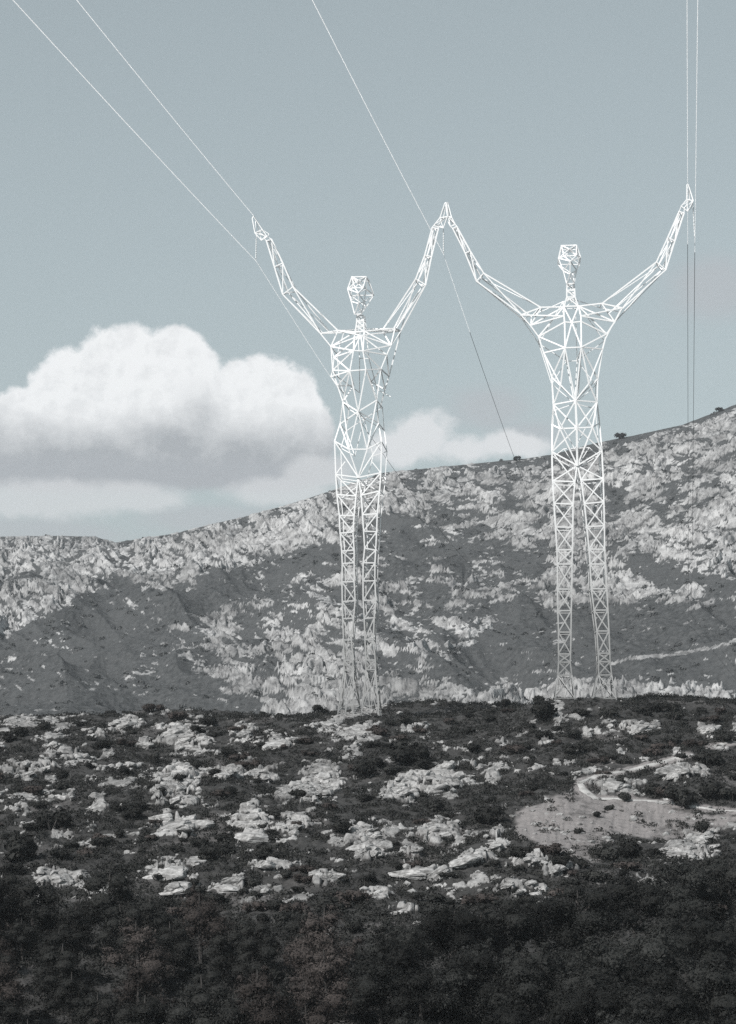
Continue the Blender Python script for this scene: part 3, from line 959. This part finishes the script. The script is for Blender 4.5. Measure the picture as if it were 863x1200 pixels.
L.add(t['NV'], t['PC'], RF * 1.5); L.add(t['PC'], t['Q'], RF * 1.5); L.add(t['CR'], sh(t['NV'], 3, 0, .3), RF)
tb = {k: sh(v, (676 - v[0]) * 0.03 + 1, 4 if k[0] in 'DEFGHJ' else 0, 2.3) for k, v in t.items()}
tb['NL'] = (661.5, 350, 1.6); tb['NR'] = (676, 348, 1.6); tb['CL'] = (666, 419, 2.3); tb['CR'] = (679, 418.5, 2.3); tb['PC'] = (676, 523, 2.1)
tb['I1'] = (663, 523, 2.1); tb['I2'] = (693, 521.5, 2.1)
E(L, tb, 'SL-NL-NR-SR SL-BL-DL-FL-GL-JL SR-BR-DR-FR-GR-JR DL-CL-CR-DR CL-FL CR-FR CL-NV-CR FL-NV-FR NV-GL NV-GR GL-PC-GR I1-I2 JL-I1-Q JR-I2-Q NL-CL NR-CR NL-DL NR-DR', RB)
for k in ('SL', 'BL', 'DL', 'FL', 'GL', 'JL', 'SR', 'BR', 'DR', 'FR', 'GR', 'JR', 'NL', 'NR', 'CL', 'CR'): L.add(t[k], tb[k], RB)
torso2 = L
h = nodes(dict(TL=(658.2, 287.6), TR=(676, 287), L=(654.8, 302.5), R=(680.8, 301.5), BL=(661, 301, -.3), BR=(675.5, 299.5, -.3), BC=(667, 292.5, -.4), NO=(667.8, 308, -.9), MO=(667.5, 322.5, -.7),
               CL=(660.3, 318, -.2), CR=(676, 317, -.2), JL=(664.1, 333, -.3), JR=(673, 332.5, -.3)))
h.update(kTL=(659.5, 288.5, 1.8), kTR=(677, 288, 1.8), kL=(656, 305, 2.0), kR=(681.5, 305.5, 2.0), kC=(674, 318, 1.7))
head_r = head2(h, None)
nk = Lat(); truss(nk, [(665, 333), (664.5, 340), (664.6, 348), (661, 359)], [(672.8, 332.6), (673.8, 340), (674.2, 348), (678, 358.5)], 1.0, 1.3, '\\')
nk.add((664.6, 348, 0), (660, 366, 0), RF * .8); nk.add((664, 352, 0), (674, 348, 0), RF * .8)
nk2 = nk


def leg(Lp, Rp, style, dx, dz, foot_pts, footn=None):
    l = Lat(); truss(l, Lp, Rp, dx, dz, style)
    return l


def foot_lat(a, b, A2, B2, base, zt=2.0):
    """flared foot: ankle ring (front a,b; rear A2,B2) down to four base points"""
    l = Lat(); top = [a, b, B2, A2]
    for i, (p, q) in enumerate(zip(top, base)):
        l.add(p, q, RF * .9); l.add(p, base[(i + 1) % 4], RB); l.add(p, base[(i - 1) % 4], RB)
        l.add(q, base[(i + 1) % 4], RF * .8)
        dn = (q[0] + (q[0] - p[0]) * .1, q[1] + 9, q[2]); l.add(q, dn, RF)
    m1 = tuple((base[0][i] + base[1][i]) / 2 for i in range(3)); l.add(a, m1, RB); l.add(b, m1, RB)
    return l


lL = [(648.1, 563.6), (649.7, 589.8), (651.4, 617.5), (653, 644.5), (653.5, 661), (653.6, 690.4), (654.1, 715.6), (654.8, 740.8), (654.8, 766.4), (655, 776), (654, 791.4)]
lR = [(674, 564.4), (671.8, 590.8), (671.6, 618), (671.2, 644), (670.6, 661), (670.4, 690.4), (669.8, 715.6), (669.5, 740.8), (669, 766.4), (668.6, 776), (670.4, 791.4)]
left_leg2 = Lat(); truss(left_leg2, [(647.3, 529.5)] + lL, [(676.4, 546)] + lR, [1.2] * 12, [2.1, 2, 1.9, 1.8, 1.6, 1.5, 1.5, 1.5, 1.4, 1.2, 1.0, 1.2], 'X', RB, 2.0)
rL = [(681.2, 562.7), (685.2, 590.3), (688, 617.5), (690.6, 643.6), (691.8, 661), (693.3, 690), (696.6, 715), (699.8, 739.5), (701.4, 765.5), (702, 775.6), (701.6, 791)]
rR = [(707.3, 561), (708, 588), (708.6, 616), (709, 643.6), (709.8, 661), (711.3, 690), (712.8, 715), (714, 739.5), (715, 765.5), (715.3, 775.6), (717.2, 791)]
right_leg2 = Lat(); truss(right_leg2, [(677.2, 546)] + rL, [(705.7, 528)] + rR, [-.8] * 12, [2.1, 2, 1.9, 1.8, 1.6, 1.5, 1.5, 1.5, 1.4, 1.2, 1.0, 1.2], 'X', RB, 2.0)
footL2 = foot_lat((654, 791.4, 0), (670.4, 791.4, 0), (655.2, 793, 1.2), (671.5, 793, 1.2), [(650, 818.6, -1.0), (673, 818.4, -1.0), (674, 817, 2.0), (651.5, 817, 2.0)])
footR2 = foot_lat((701.6, 791, 0), (717.2, 791, 0), (701, 793, 1.2), (716.5, 793, 1.2), [(693.8, 819, -1.0), (721.5, 819, -1.0), (720, 817, 2.0), (696, 817, 2.0)])


def arm(sh_ring, el_ring, mid_ring, wr_ring):
    up = Lat(); cam_arm(up, [sh_ring, el_ring]); fo = Lat(); cam_arm(fo, [el_ring, mid_ring, wr_ring])
    return up, fo


upL, foL = arm([(611.2, 368.5, 0), (633.9, 360, 0), (625, 366.5, 2.2), (622.5, 380.8, .4)], [(558.7, 329.4, 0), (567, 320, 0), (565, 322.8, 1.2), (561, 329.5, .8)],
               [(545.4, 296.5, 0), (551.2, 293.7, 0), (549.5, 295.0, .7), (547.5, 297, .5)], [(530.8, 267.5, 0), (535.5, 265.2, 0), (534.5, 266.2, .5), (532.8, 267.2, .4)])
haL = Lat(); hand(haL, [(528.0, 265.2, 0), (533.9, 262.9, 0), (531.5, 262, .5)], [(525.7, 253.5, .1), (529.5, 254.5, 0), (527.2, 254, .7)], [(523.4, 237.2, .1), (524.8, 236.6, .2), (526, 238.2, .4)])
haL.add((525.7, 253.5, .1), (521.6, 262, .1), .03); haL.add((528, 265.2, 0), (525.4, 259.5, .1), .03); haL.add((530.8, 267.5, 0), (528, 265.2, 0), .04); haL.add((535.5, 265.2, 0), (533.9, 262.9, 0), .04)
upR, foR = arm([(729.8, 361.2, 0), (705.5, 355.8, 0), (716, 363, 2.2), (721, 376.8, .4)], [(780.6, 316, 0), (769.7, 306.9, 0), (773, 309.5, 1.2), (777.5, 314, .8)],
               [(791.3, 282, 0), (783, 277.9, 0), (786, 280.2, .7), (789, 282.5, .5)], [(802, 249.4, 0), (796.2, 247.6, 0), (798, 248.6, .5), (800.5, 249.6, .4)])
haR = Lat(); hand(haR, [(798.7, 241.4, 0), (806.2, 247.4, 0), (802.6, 243.2, .5)], [(805.3, 233.2, .1), (812.8, 235, 0), (809.5, 232.8, .7)], [(805.5, 216.2, .1), (807.2, 215.4, .2), (809, 218, .4)])
haR.add((812.8, 235, 0), (810.6, 243, .1), .036); haR.add((810.6, 243, .1), (806.2, 247.4, 0), .036); haR.add((802, 249.4, 0), (802.4, 244.5, 0), .04); haR.add((796.2, 247.6, 0), (798.7, 241.4, 0), .035)
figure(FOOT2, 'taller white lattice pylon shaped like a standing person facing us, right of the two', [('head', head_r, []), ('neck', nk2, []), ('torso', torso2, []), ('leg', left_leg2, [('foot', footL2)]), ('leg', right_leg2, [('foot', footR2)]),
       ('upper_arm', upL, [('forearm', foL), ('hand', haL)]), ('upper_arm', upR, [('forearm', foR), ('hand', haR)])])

# ---- left figure, turned a little so that its far side shows to the right
t = nodes(dict(SL=(396.4, 387.2), BL=(375.6, 390.7), DL=(388, 406), EL=(391.6, 418.5), FL=(390, 433.8), KL=(388, 441.4), ML=(395.7, 452),
               SP=(447.9, 384.6, 1.0), SR=(463, 383.7, .5), BR=(470, 385.8, 1.0), DR=(458.3, 404.6), ER=(453.4, 415.7), FR=(446.5, 432.4), KR=(456.2, 439.3, 1.0), MR=(451.4, 454.6, 1.0),
               NL=(415.9, 389), NR=(427, 388), CO=(422.9, 393.5, -.3), PL=(414.5, 412.2, -.8), PR=(425.6, 412.6, -.8), RL=(410.3, 435.9, -.8), RR=(429, 434.5, -.8), OL=(414.5, 449, 1.5), OR=(435.4, 445, 1.5),
               GL=(402, 471), NV=(420, 483, -.5), GR=(441.6, 469), GP=(445.8, 475.3, 1.8), WL=(398.5, 496, .6), WR=(443.7, 494.8, .6), JL=(392.3, 517), IL=(409, 526.8, -.3), IR=(430.5, 526.8, -.3), JR=(447.2, 517), JP=(454, 526, 2),
               TL=(393.6, 556), Q=(420, 559.6, -.1), TR=(446.5, 554)))
L = Lat()
E(L, t, 'NL-SL-BL-DL-FL-ML-GL NR-SP-SR-BR-DR-ER-FR NR-SR NL-BL NL-DL CO-SL CO-DL CO-BR CO-DR NR-DR CO-ER NR-BR SL-DL DL-EL-FL-KL-ML SP-DR SR-DR DR-PR ER-PR DL-PL PL-PR PL-EL CO-EL PL-FL '
        'NL-PL-RL NR-PR-RR CO-PL CO-PR FL-RL-RR-FR PR-FR RL-EL RL-KL RL-ML RL-GL RL-OL OL-GL ML-OL RR-OR FR-OR FR-MR KR-FR OR-MR BR-KR KR-MR MR-GP FR-GR ER-KR '
        'RL-NV-RR RR-GR OR-GR GL-NV-GR GL-WL GR-WR NV-WL NV-WR GL-IL GR-IR NV-IL NV-IR WL-JL WR-JR WL-IL WR-IR JL-IL-IR-JR JL-Q IL-Q IR-Q JR-Q JL-TL TL-Q-TR JR-TR', RF * .93)
L.add((404.5, 541, 0), t['TL'], RF * .8); L.add((434.5, 539, 0), t['TR'], RF * .8)
tb = {k: sh(v, 7.0, 5 if k not in ('NL', 'NR', 'SL') else -4, 2.2) for k, v in t.items()}
tb['NL'] = (419, 382.5, 1.8); tb['NR'] = (429, 382, 1.8); tb['JR'] = (454, 526, 2.2); tb['TR'] = (451.4, 560, 2.2); tb['Q'] = (428.4, 567, 2.0)
E(L, tb, 'NL-SL-DL-FL-ML-GL-WL-JL-TL-Q-TR-JR-WR-GR NL-PL-OL NR-PR-OR GL-NV-GR NV-WL NV-WR NV-IL NV-IR WL-IL IL-JL IR-JR JR-IR JL-IL Q-IR FL-OL MR-OR PL-PR', RB)
for k in ('NL', 'NR', 'SL', 'DL', 'FL', 'ML', 'GL', 'WL', 'JL', 'GR', 'WR', 'JR', 'TL', 'TR', 'Q', 'NV'): L.add(t[k], tb[k], RB)
L.add(t['SL'], (419, 382.5, 1.8), RB); L.add((429, 382, 1.8), t['SR'], RB)
torso1 = L
h = nodes(dict(TL=(412.4, 324.4), TR=(429.3, 324), L=(407.5, 338.5), R=(429.5, 338.5), BL=(416, 337.5, -.3), BR=(425.5, 338, -.3), BC=(419.8, 329, -.4), NO=(420, 345, -.9), MO=(420.3, 357, -.7),
               CL=(411.8, 353.5, -.2), CR=(427, 354, -.2), JL=(415.7, 368.7, -.3), JR=(423.8, 368.2, -.3)))
h.update(kTL=(414.5, 324.8, 1.8), kTR=(433.2, 325.6, 1.8), kL=(411, 342, 2.0), kR=(438.3, 341.5, 2.0), kC=(429.5, 356, 1.7))
head_l = head2(h, None)
nk1 = Lat(); truss(nk1, [(418.6, 369.5), (418.2, 376), (417.6, 382.3), (416.3, 389)], [(425.5, 369.5), (426, 376), (426.5, 382.3), (427, 388)], 2.8, 1.4, '\\', .03, -1.0)
lL = [(395, 579.6), (397.8, 604), (398.7, 624.8), (400.6, 645.9), (401.3, 660.5), (400.9, 682), (401.3, 705), (401.7, 725), (402.7, 750), (403.4, 774), (403.4, 785.4)]
lR = [(417.3, 581), (415.2, 604.2), (413.8, 623.6), (415.2, 644.5), (415.2, 659.5), (415.2, 681.6), (416.4, 703.8), (414.5, 724.5), (412, 750), (413.8, 773.5), (414.3, 785.4)]
dxs = [6, 4.6, 4.4, 4.2, 3.6, 3.4, 3.6, 3.2, 3.2, 3.0, 2.6, 2.6]
left_leg1 = Lat(); truss(left_leg1, [(393.6, 556)] + lL, [(419.8, 559.6)] + lR, dxs, [2.2, 2, 1.9, 1.8, 1.6, 1.5, 1.5, 1.5, 1.4, 1.2, 1.0, 1.2], '\\', RB, 2.2)
rL = [(423.5, 580.3), (425, 603.3), (426.3, 622.5), (427.5, 642.4), (425.8, 659.3), (425.6, 680.7), (425.8, 703.6), (427, 725), (427.9, 749.5), (429, 773.5), (429, 784.7)]
rR = [(445, 575.4), (442.3, 601.9), (441.6, 623), (440.4, 644.8), (439.6, 659.8), (439.5, 680.7), (440.7, 703.6), (438.8, 723.8), (437.5, 749.5), (440, 773.5), (440.2, 784.7)]
right_leg1 = Lat(); truss(right_leg1, [(420.2, 559.6)] + rL, [(446.5, 554)] + rR, dxs, [2.2, 2, 1.9, 1.8, 1.6, 1.5, 1.5, 1.5, 1.4, 1.2, 1.0, 1.2], '/', RB, 2.2)
footL1 = foot_lat((403.4, 785.4, 0), (414.3, 785.4, 0), (406, 787.5, 1.2), (417, 787.5, 1.2), [(396.4, 835, -1.0), (414, 838, -1.0), (421.5, 826, 2.0), (400.5, 829, 2.0)])
footR1 = foot_lat((429, 784.7, 0), (440.2, 784.7, 0), (431.6, 787, 1.2), (442.8, 787, 1.2), [(424.2, 834, -1.0), (444.5, 842.5, -1.4), (447, 833, 2.0), (424.6, 826.5, 2.0)])
upL, foL = arm([(375.6, 390.7, 0), (395.9, 387, 0), (387, 386.6, 1.8), (378.5, 389.2, .8)], [(331.5, 345, 0), (343.3, 336, 0), (348, 339, 1.3), (337.7, 341, .8)],
               [(321.7, 312.6, 0), (331.5, 308, 0), (332.8, 309.5, .7), (326.6, 311, .5)], [(312.3, 282, 0), (318.3, 280.3, 0), (318.6, 281.5, .5), (315.2, 282, .4)])
haL = Lat(); hand(haL, [(306.4, 281.4, 0), (313.4, 277, 0), (310.5, 276, .5)], [(298.8, 272.7, 0), (307.5, 268.6, .1), (304, 270.5, .6)], [(295.6, 255.5, .1), (297.3, 252.6, .2), (299.6, 255.4, .4)])
haL.add((307.5, 268.6, .1), (315.3, 273.8, .1), .036); haL.add((315.3, 273.8, .1), (313.4, 277, 0), .036); haL.add((312.3, 282, 0), (309.5, 279, 0), .04); haL.add((318.3, 280.3, 0), (313.4, 277, 0), .035)
haL.add((298.8, 272.7, 0), (301.5, 277.5, 0), .03)
upR, foR = arm([(470, 385.8, 1.0), (448.5, 384.8, 1.0), (459.7, 384.2, 2.4), (464, 384.5, .8)], [(499, 333.6, 0), (487.5, 326.6, 0), (489.5, 329, 1.2), (495.5, 333, .8)],
               [(506, 300.6, 0), (498, 298.8, 0), (500.5, 300, .7), (503.5, 301, .5)], [(514, 267.7, 0), (506.7, 266.3, 0), (508.8, 267, .5), (511.5, 267.8, .4)])
haR = Lat(); hand(haR, [(508.4, 264.2, 0), (519.5, 267, 0), (513.8, 262.5, .5)], [(515.8, 254.8, .1), (524.6, 253.5, 0), (520, 253.8, .7)], [(521.2, 238.4, .1), (522.3, 236.8, .2), (523.2, 238.4, .3)])
haR.add((514, 267.7, 0), (513.5, 265.5, 0), .04); haR.add((506.7, 266.3, 0), (508.4, 264.2, 0), .035); haR.add((508.4, 264.2, 0), (513.8, 262.5, .5), .03)
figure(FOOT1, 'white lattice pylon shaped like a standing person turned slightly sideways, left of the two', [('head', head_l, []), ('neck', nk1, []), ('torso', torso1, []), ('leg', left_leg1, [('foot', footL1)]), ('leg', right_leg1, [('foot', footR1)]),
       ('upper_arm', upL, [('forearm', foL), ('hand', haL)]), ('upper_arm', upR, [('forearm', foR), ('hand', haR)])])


# ------------------------------------------------------------------ insulators and wires
def insulator(a, b, label, r=0.075, n=9):
    A = np.array(W(a[0], a[1], DP + .3)); B = np.array(W(b[0], b[1], DP + .3)); L_ = np.linalg.norm(B - A)
    root = empty('insulator', tuple(A)); tag(root, label, 'insulator', None)
    zs_, rs_ = [], []
    pts = [A + (B - A) * f - A for f in (0, 1)]
    rod = tube(np.array([pts[0], (pts[0] + pts[1]) / 2, pts[1]]), .035, 6)
    obj('rod', mesh_np('rod', *rod), M['wire'], root)
    ps, rr = [], []
    for i in range(n):
        f = .12 + .76 * i / (n - 1)
        for df, q in ((-.022, .04), (-.006, r), (.006, r * .9), (.022, .05)):
            ps.append((B - A) * (f + df)); rr.append(q)
    obj('discs', mesh_np('discs', *tube(np.array(ps), rr, 10), True), M['glass'], root)
    return B


az = math.atan((808 - CX) / F); D3 = np.array([math.sin(az), math.cos(az), 0])


def front(P, vy, label, r=.027, k=6e-5):
    g = (HY - vy) / F; m_ = -g - k * 90
    s = np.concatenate([np.linspace(0, 200, 60), np.linspace(210, 420, 12)])
    pts = np.array(P)[None] - D3[None] * s[:, None]; pts[:, 2] = P[2] + m_ * s + k * s * s
    tag(obj('power_line', mesh_np('power_line', *tube(pts, r, 6), True), M['wire']), label, 'power line')


def rear(P, m_, k, light, label, r=.026):
    s = np.linspace(0, 640, 150)
    pts = np.array(P)[None] + D3[None] * s[:, None]; pts[:, 2] = P[2] + m_ * s + k * s * s
    ok = pts[:, 1] < YB
    zt, *_ = mount_full(pts[:, 0], np.maximum(pts[:, 1], YB))
    bad = np.nonzero((~ok) & (zt > pts[:, 2] + .5))[0]
    if len(bad): pts = pts[:bad[0] + 1]; s = s[:bad[0] + 1]
    V, Fc = tube(pts, r, 6)
    me = mesh_np('power_line', V, Fc, True)
    me.materials.append(M['wired']); me.materials.append(M['wire'])
    mi = (np.repeat(s[:-1], 6) < light).astype(np.int32); me.polygons.foreach_set('material_index', mi)  # sunlit tone near the hand, shaded tone beyond, both put into the colours
    tag(obj('power_line', me, None), label, 'power line')


i1 = insulator((300.6, 277), (300, 305.4), 'slim pale insulator hanging from the far left hand')
i2 = insulator((520, 268), (520, 297.6), 'slim pale insulator hanging from the two joined hands')
i3 = insulator((812.4, 238), (814.8, 281), 'slim pale insulator hanging from the far right hand')
front(W(297.4, 252.6, DP + .2), 878, 'pale overhead wire from the fingertips of the far left hand to the upper left')
front(tuple(i1), 851, 'leftmost pale overhead wire, from the insulator under the far left hand', .028)
front(tuple(i2), 856, 'pale overhead wire from under the joined hands to the top edge')
front(W(806.2, 240, DP + .2), 870, 'pale near-vertical wire above the right hand, left one of the pair')
front(tuple(i3), 870, 'pale near-vertical wire above the right hand, right one of the pair')
rear(tuple(i1), -.083, .00012, 70, 'wire running down behind the left figure towards the mountain')
rear(tuple(i2), -.099, .00012, 26, 'dark wire falling from the joined hands to the ridge between the figures')
rear(W(806.2, 240, DP + .2), -.105, .00012, 9, 'left one of two dark wires dropping straight down right of the right figure')
rear(tuple(i3), -.090, .00012, 4, 'right one of two dark wires dropping straight down right of the right figure')

# ------------------------------------------------------------------ haze
me = bpy.data.meshes.new('haze')
bx = [(-2500, -450), (2500, 3000)]
hv = [(x, y, z) for z in (-40, 330) for x, y in ((-2500, -450), (2500, -450), (2500, 3000), (-2500, 3000))]
me.from_pydata(hv, [], [(3, 2, 1, 0), (4, 5, 6, 7), (0, 1, 5, 4), (1, 2, 6, 5), (2, 3, 7, 6), (3, 0, 4, 7)])
mh = bpy.data.materials.new('haze'); mh.use_nodes = True
nt = mh.node_tree; nt.nodes.clear()
out = nd(nt, 'ShaderNodeOutputMaterial'); pv = nd(nt, 'ShaderNodeVolumePrincipled')
pv.inputs['Color'].default_value = (0.9, 0.95, 1.0, 1); pv.inputs['Density'].default_value = 0.00012; pv.inputs['Anisotropy'].default_value = 0.2
nt.links.new(pv.outputs[0], out.inputs['Volume'])
mh.cycles.homogeneous_volume = True
hz = obj('haze', me, mh); tag(hz, kind='stuff')

# ------------------------------------------------------------------ light
SUN_EL, SUN_AZ = math.radians(43), math.radians(-133)   # azimuth from +Y, clockwise: behind the camera, to the left
sd_ = np.array([math.cos(SUN_EL) * math.sin(SUN_AZ), math.cos(SUN_EL) * math.cos(SUN_AZ), math.sin(SUN_EL)])
ld = bpy.data.lights.new('sun', 'SUN'); ld.energy = 5.0; ld.angle = math.radians(0.5); ld.color = (1, .975, .95)
lo = bpy.data.objects.new('sun', ld); COL.objects.link(lo)
from mathutils import Vector
lo.rotation_euler = Vector(sd_).to_track_quat('Z', 'Y').to_euler()

wd = bpy.data.worlds.new('World'); SC.world = wd; wd.use_nodes = True
nt = wd.node_tree; nt.nodes.clear()
out = nd(nt, 'ShaderNodeOutputWorld'); bg = nd(nt, 'ShaderNodeBackground'); bg.inputs['Strength'].default_value = 0.1
sky = nd(nt, 'ShaderNodeTexSky', sky_type='NISHITA'); sky.sun_disc = False; sky.sun_elevation = SUN_EL; sky.sun_rotation = SUN_AZ
sky.air_density = 1.0; sky.dust_density = 1.5; sky.altitude = 300
hs = nd(nt, 'ShaderNodeHueSaturation'); hs.inputs['Saturation'].default_value = 0.30; hs.inputs['Value'].default_value = 1.0
nt.links.new(sky.outputs[0], hs.inputs['Color'])
tint = nd(nt, 'ShaderNodeMix', data_type='RGBA', blend_type='MULTIPLY'); tint.inputs[0].default_value = 1
tint.inputs[7].default_value = (1.32, 1.49, 1.485, 1); gm = nd(nt, 'ShaderNodeGamma'); gm.inputs[1].default_value = 0.7; nt.links.new(hs.outputs[0], gm.inputs[0]); nt.links.new(gm.outputs[0], tint.inputs[6]); skyc = tint.outputs[2]
tc = nd(nt, 'ShaderNodeTexCoord'); sp = nd(nt, 'ShaderNodeSeparateXYZ'); nt.links.new(tc.outputs['Generated'], sp.inputs[0])
yy = math_n(nt, 'MAXIMUM', sp.outputs['Y'], 0.02)
U = math_n(nt, 'ADD', math_n(nt, 'MULTIPLY', math_n(nt, 'DIVIDE', sp.outputs['X'], yy), F), CX)
Vv = math_n(nt, 'SUBTRACT', HY, math_n(nt, 'MULTIPLY', math_n(nt, 'DIVIDE', sp.outputs['Z'], yy), F))
cmb = nd(nt, 'ShaderNodeCombineXYZ'); nt.links.new(U, cmb.inputs[0]); nt.links.new(Vv, cmb.inputs[1])
UV = cmb.outputs[0]


def off(dx, dy, sx=1, sy=1):
    m_ = nd(nt, 'ShaderNodeMapping'); m_.inputs['Location'].default_value = (dx, dy, 0); m_.inputs['Scale'].default_value = (sx, sy, 1)
    nt.links.new(UV, m_.inputs[0]); return m_.outputs[0]


def smooth(v, a, b):
    m_ = nd(nt, 'ShaderNodeMapRange', interpolation_type='SMOOTHSTEP'); m_.inputs[1].default_value = a; m_.inputs[2].default_value = b
    nt.links.new(v, m_.inputs[0]); return m_.outputs[0]


nA = noise_tex(nt, 0.018, 9, 0.62, UV); nA2 = noise_tex(nt, 0.018, 9, 0.62, off(-9, -9))
nB = noise_tex(nt, 0.012, 7, 0.6, off(400, 90, .45, 1)); nC = noise_tex(nt, 0.055, 5, 0.6, off(50, 20))


def blobs(lst):
    cur = None
    for cx, cy, rx, ry in lst:
        a = math_n(nt, 'DIVIDE', math_n(nt, 'SUBTRACT', U, cx), rx); b_ = math_n(nt, 'DIVIDE', math_n(nt, 'SUBTRACT', Vv, cy), ry)
        d = math_n(nt, 'SUBTRACT', 1.0, math_n(nt, 'SQRT', math_n(nt, 'ADD', math_n(nt, 'MULTIPLY', a, a), math_n(nt, 'MULTIPLY', b_, b_))))
        cur = d if cur is None else math_n(nt, 'SMOOTH_MAX', cur, d, 0.12)
    return cur


def sc_(v, k, c=.5): return math_n(nt, 'MULTIPLY', math_n(nt, 'SUBTRACT', v, c), k)


main = blobs([(150, 455, 96, 78), (92, 462, 62, 62), (205, 440, 58, 62), (20, 505, 72, 52), (305, 485, 78, 72), (345, 505, 50, 58), (235, 505, 120, 68), (120, 510, 150, 62)])
dA = math_n(nt, 'ADD', math_n(nt, 'ADD', main, sc_(nA, .62)), sc_(nC, .22))
alphaA = smooth(dA, -0.02, 0.15)
# sunlit upper parts, shaded flat base; relief of the billows from the cloud's own density towards the light
relief = sc_(math_n(nt, 'SUBTRACT', nA2, nA), 1.2, 0)
lit = smooth(math_n(nt, 'ADD', Vv, sc_(nA, -80)), 544, 464)
nC2 = noise_tex(nt, 0.055, 5, 0.6, off(46, 16))
relief = math_n(nt, 'ADD', relief, sc_(math_n(nt, 'SUBTRACT', nC2, nC), 0.25, 0))
lit = math_n(nt, 'ADD', math_n(nt, 'MULTIPLY', lit, .98), relief, clamp=True)
valley = blobs([(232, 478, 44, 46), (200, 512, 60, 26)])
lit = math_n(nt, 'SUBTRACT', lit, math_n(nt, 'MULTIPLY', smooth(math_n(nt, 'ADD', valley, sc_(nA, .9)), 0.0, .9), .32), clamp=True)


def K(v): return (v[0] * 10, v[1] * 10, v[2] * 10)


white, grey = K((.90, .91, .915)), K((.36, .38, .40))
cloudA = mixc(nt, lit, grey, white)
band = blobs([(110, 545, 330, 40), (300, 548, 130, 34)])
alphaB = math_n(nt, 'MULTIPLY', smooth(math_n(nt, 'ADD', band, sc_(nB, .7)), 0.0, .45), .92)
low = blobs([(60, 585, 130, 30), (150, 583, 80, 22), (330, 575, 80, 22), (370, 555, 50, 24)])
alphaC = math_n(nt, 'MULTIPLY', smooth(math_n(nt, 'ADD', low, sc_(nA, 1.1)), -.02, .5), .68)
base = blobs([(90, 552, 300, 26), (270, 556, 150, 26)])
alphaB2 = math_n(nt, 'MULTIPLY', smooth(math_n(nt, 'ADD', base, sc_(nB, .8)), 0.0, .7), .75)
wisp = blobs([(495, 512, 50, 34), (465, 525, 40, 30), (545, 525, 48, 20), (600, 522, 60, 20)])
alphaD = math_n(nt, 'MULTIPLY', smooth(math_n(nt, 'ADD', wisp, sc_(nA, 1.9)), -.05, .55), .9)
faint = blobs([(575, 480, 70, 40), (835, 335, 75, 50), (620, 510, 70, 30), (20, 625, 200, 30), (250, 610, 150, 25)])
alphaE = math_n(nt, 'MULTIPLY', smooth(math_n(nt, 'ADD', faint, sc_(nB, 1.3)), 0.0, .8), .6)
fwd = math_n(nt, 'GREATER_THAN', sp.outputs['Y'], 0.05)
c = skyc
# the rest of the sky, outside this view, carries broken cloud too
nW = nd(nt, 'ShaderNodeTexNoise'); nW.inputs['Scale'].default_value = 3.0; nW.inputs['Detail'].default_value = 6
nt.links.new(tc.outputs['Generated'], nW.inputs['Vector'])
c = mixc(nt, math_n(nt, 'MULTIPLY', alphaE, fwd), c, K((.44, .45, .475)))
c = mixc(nt, math_n(nt, 'MULTIPLY', alphaB, fwd), c, K((.38, .40, .425)))
c = mixc(nt, math_n(nt, 'MULTIPLY', alphaA, fwd), c, cloudA)
c = mixc(nt, math_n(nt, 'MULTIPLY', alphaB2, fwd), c, K((.37, .39, .415)))
c = mixc(nt, math_n(nt, 'MULTIPLY', alphaC, fwd), c, K((.68, .69, .70)))
c = mixc(nt, math_n(nt, 'MULTIPLY', alphaD, fwd), c, K((.76, .77, .78)))
nt.links.new(c, bg.inputs[0]); nt.links.new(bg.outputs[0], out.inputs[0])

# ------------------------------------------------------------------ camera
cd = bpy.data.cameras.new('camera'); cam = bpy.data.objects.new('camera', cd); COL.objects.link(cam)
cd.sensor_fit = 'HORIZONTAL'; cd.sensor_width = 36; cd.lens = F / 863 * 36
cd.shift_y = (HY - 600) / 863
cam.location = (0, 0, 0); cam.rotation_euler = (math.radians(90), 0, 0)
cd.clip_start = 0.5; cd.clip_end = 20000
SC.camera = cam
SC.render.resolution_x, SC.render.resolution_y = 736, 1024
vs = SC.view_settings; vs.view_transform = 'Standard'; vs.look = 'None'; vs.exposure = 0.12; vs.gamma = 1
SC.render.engine = 'CYCLES'
SC.cycles.max_bounces = 10; SC.cycles.diffuse_bounces = 8; SC.cycles.volume_bounces = 1
SC.cycles.use_denoising = False
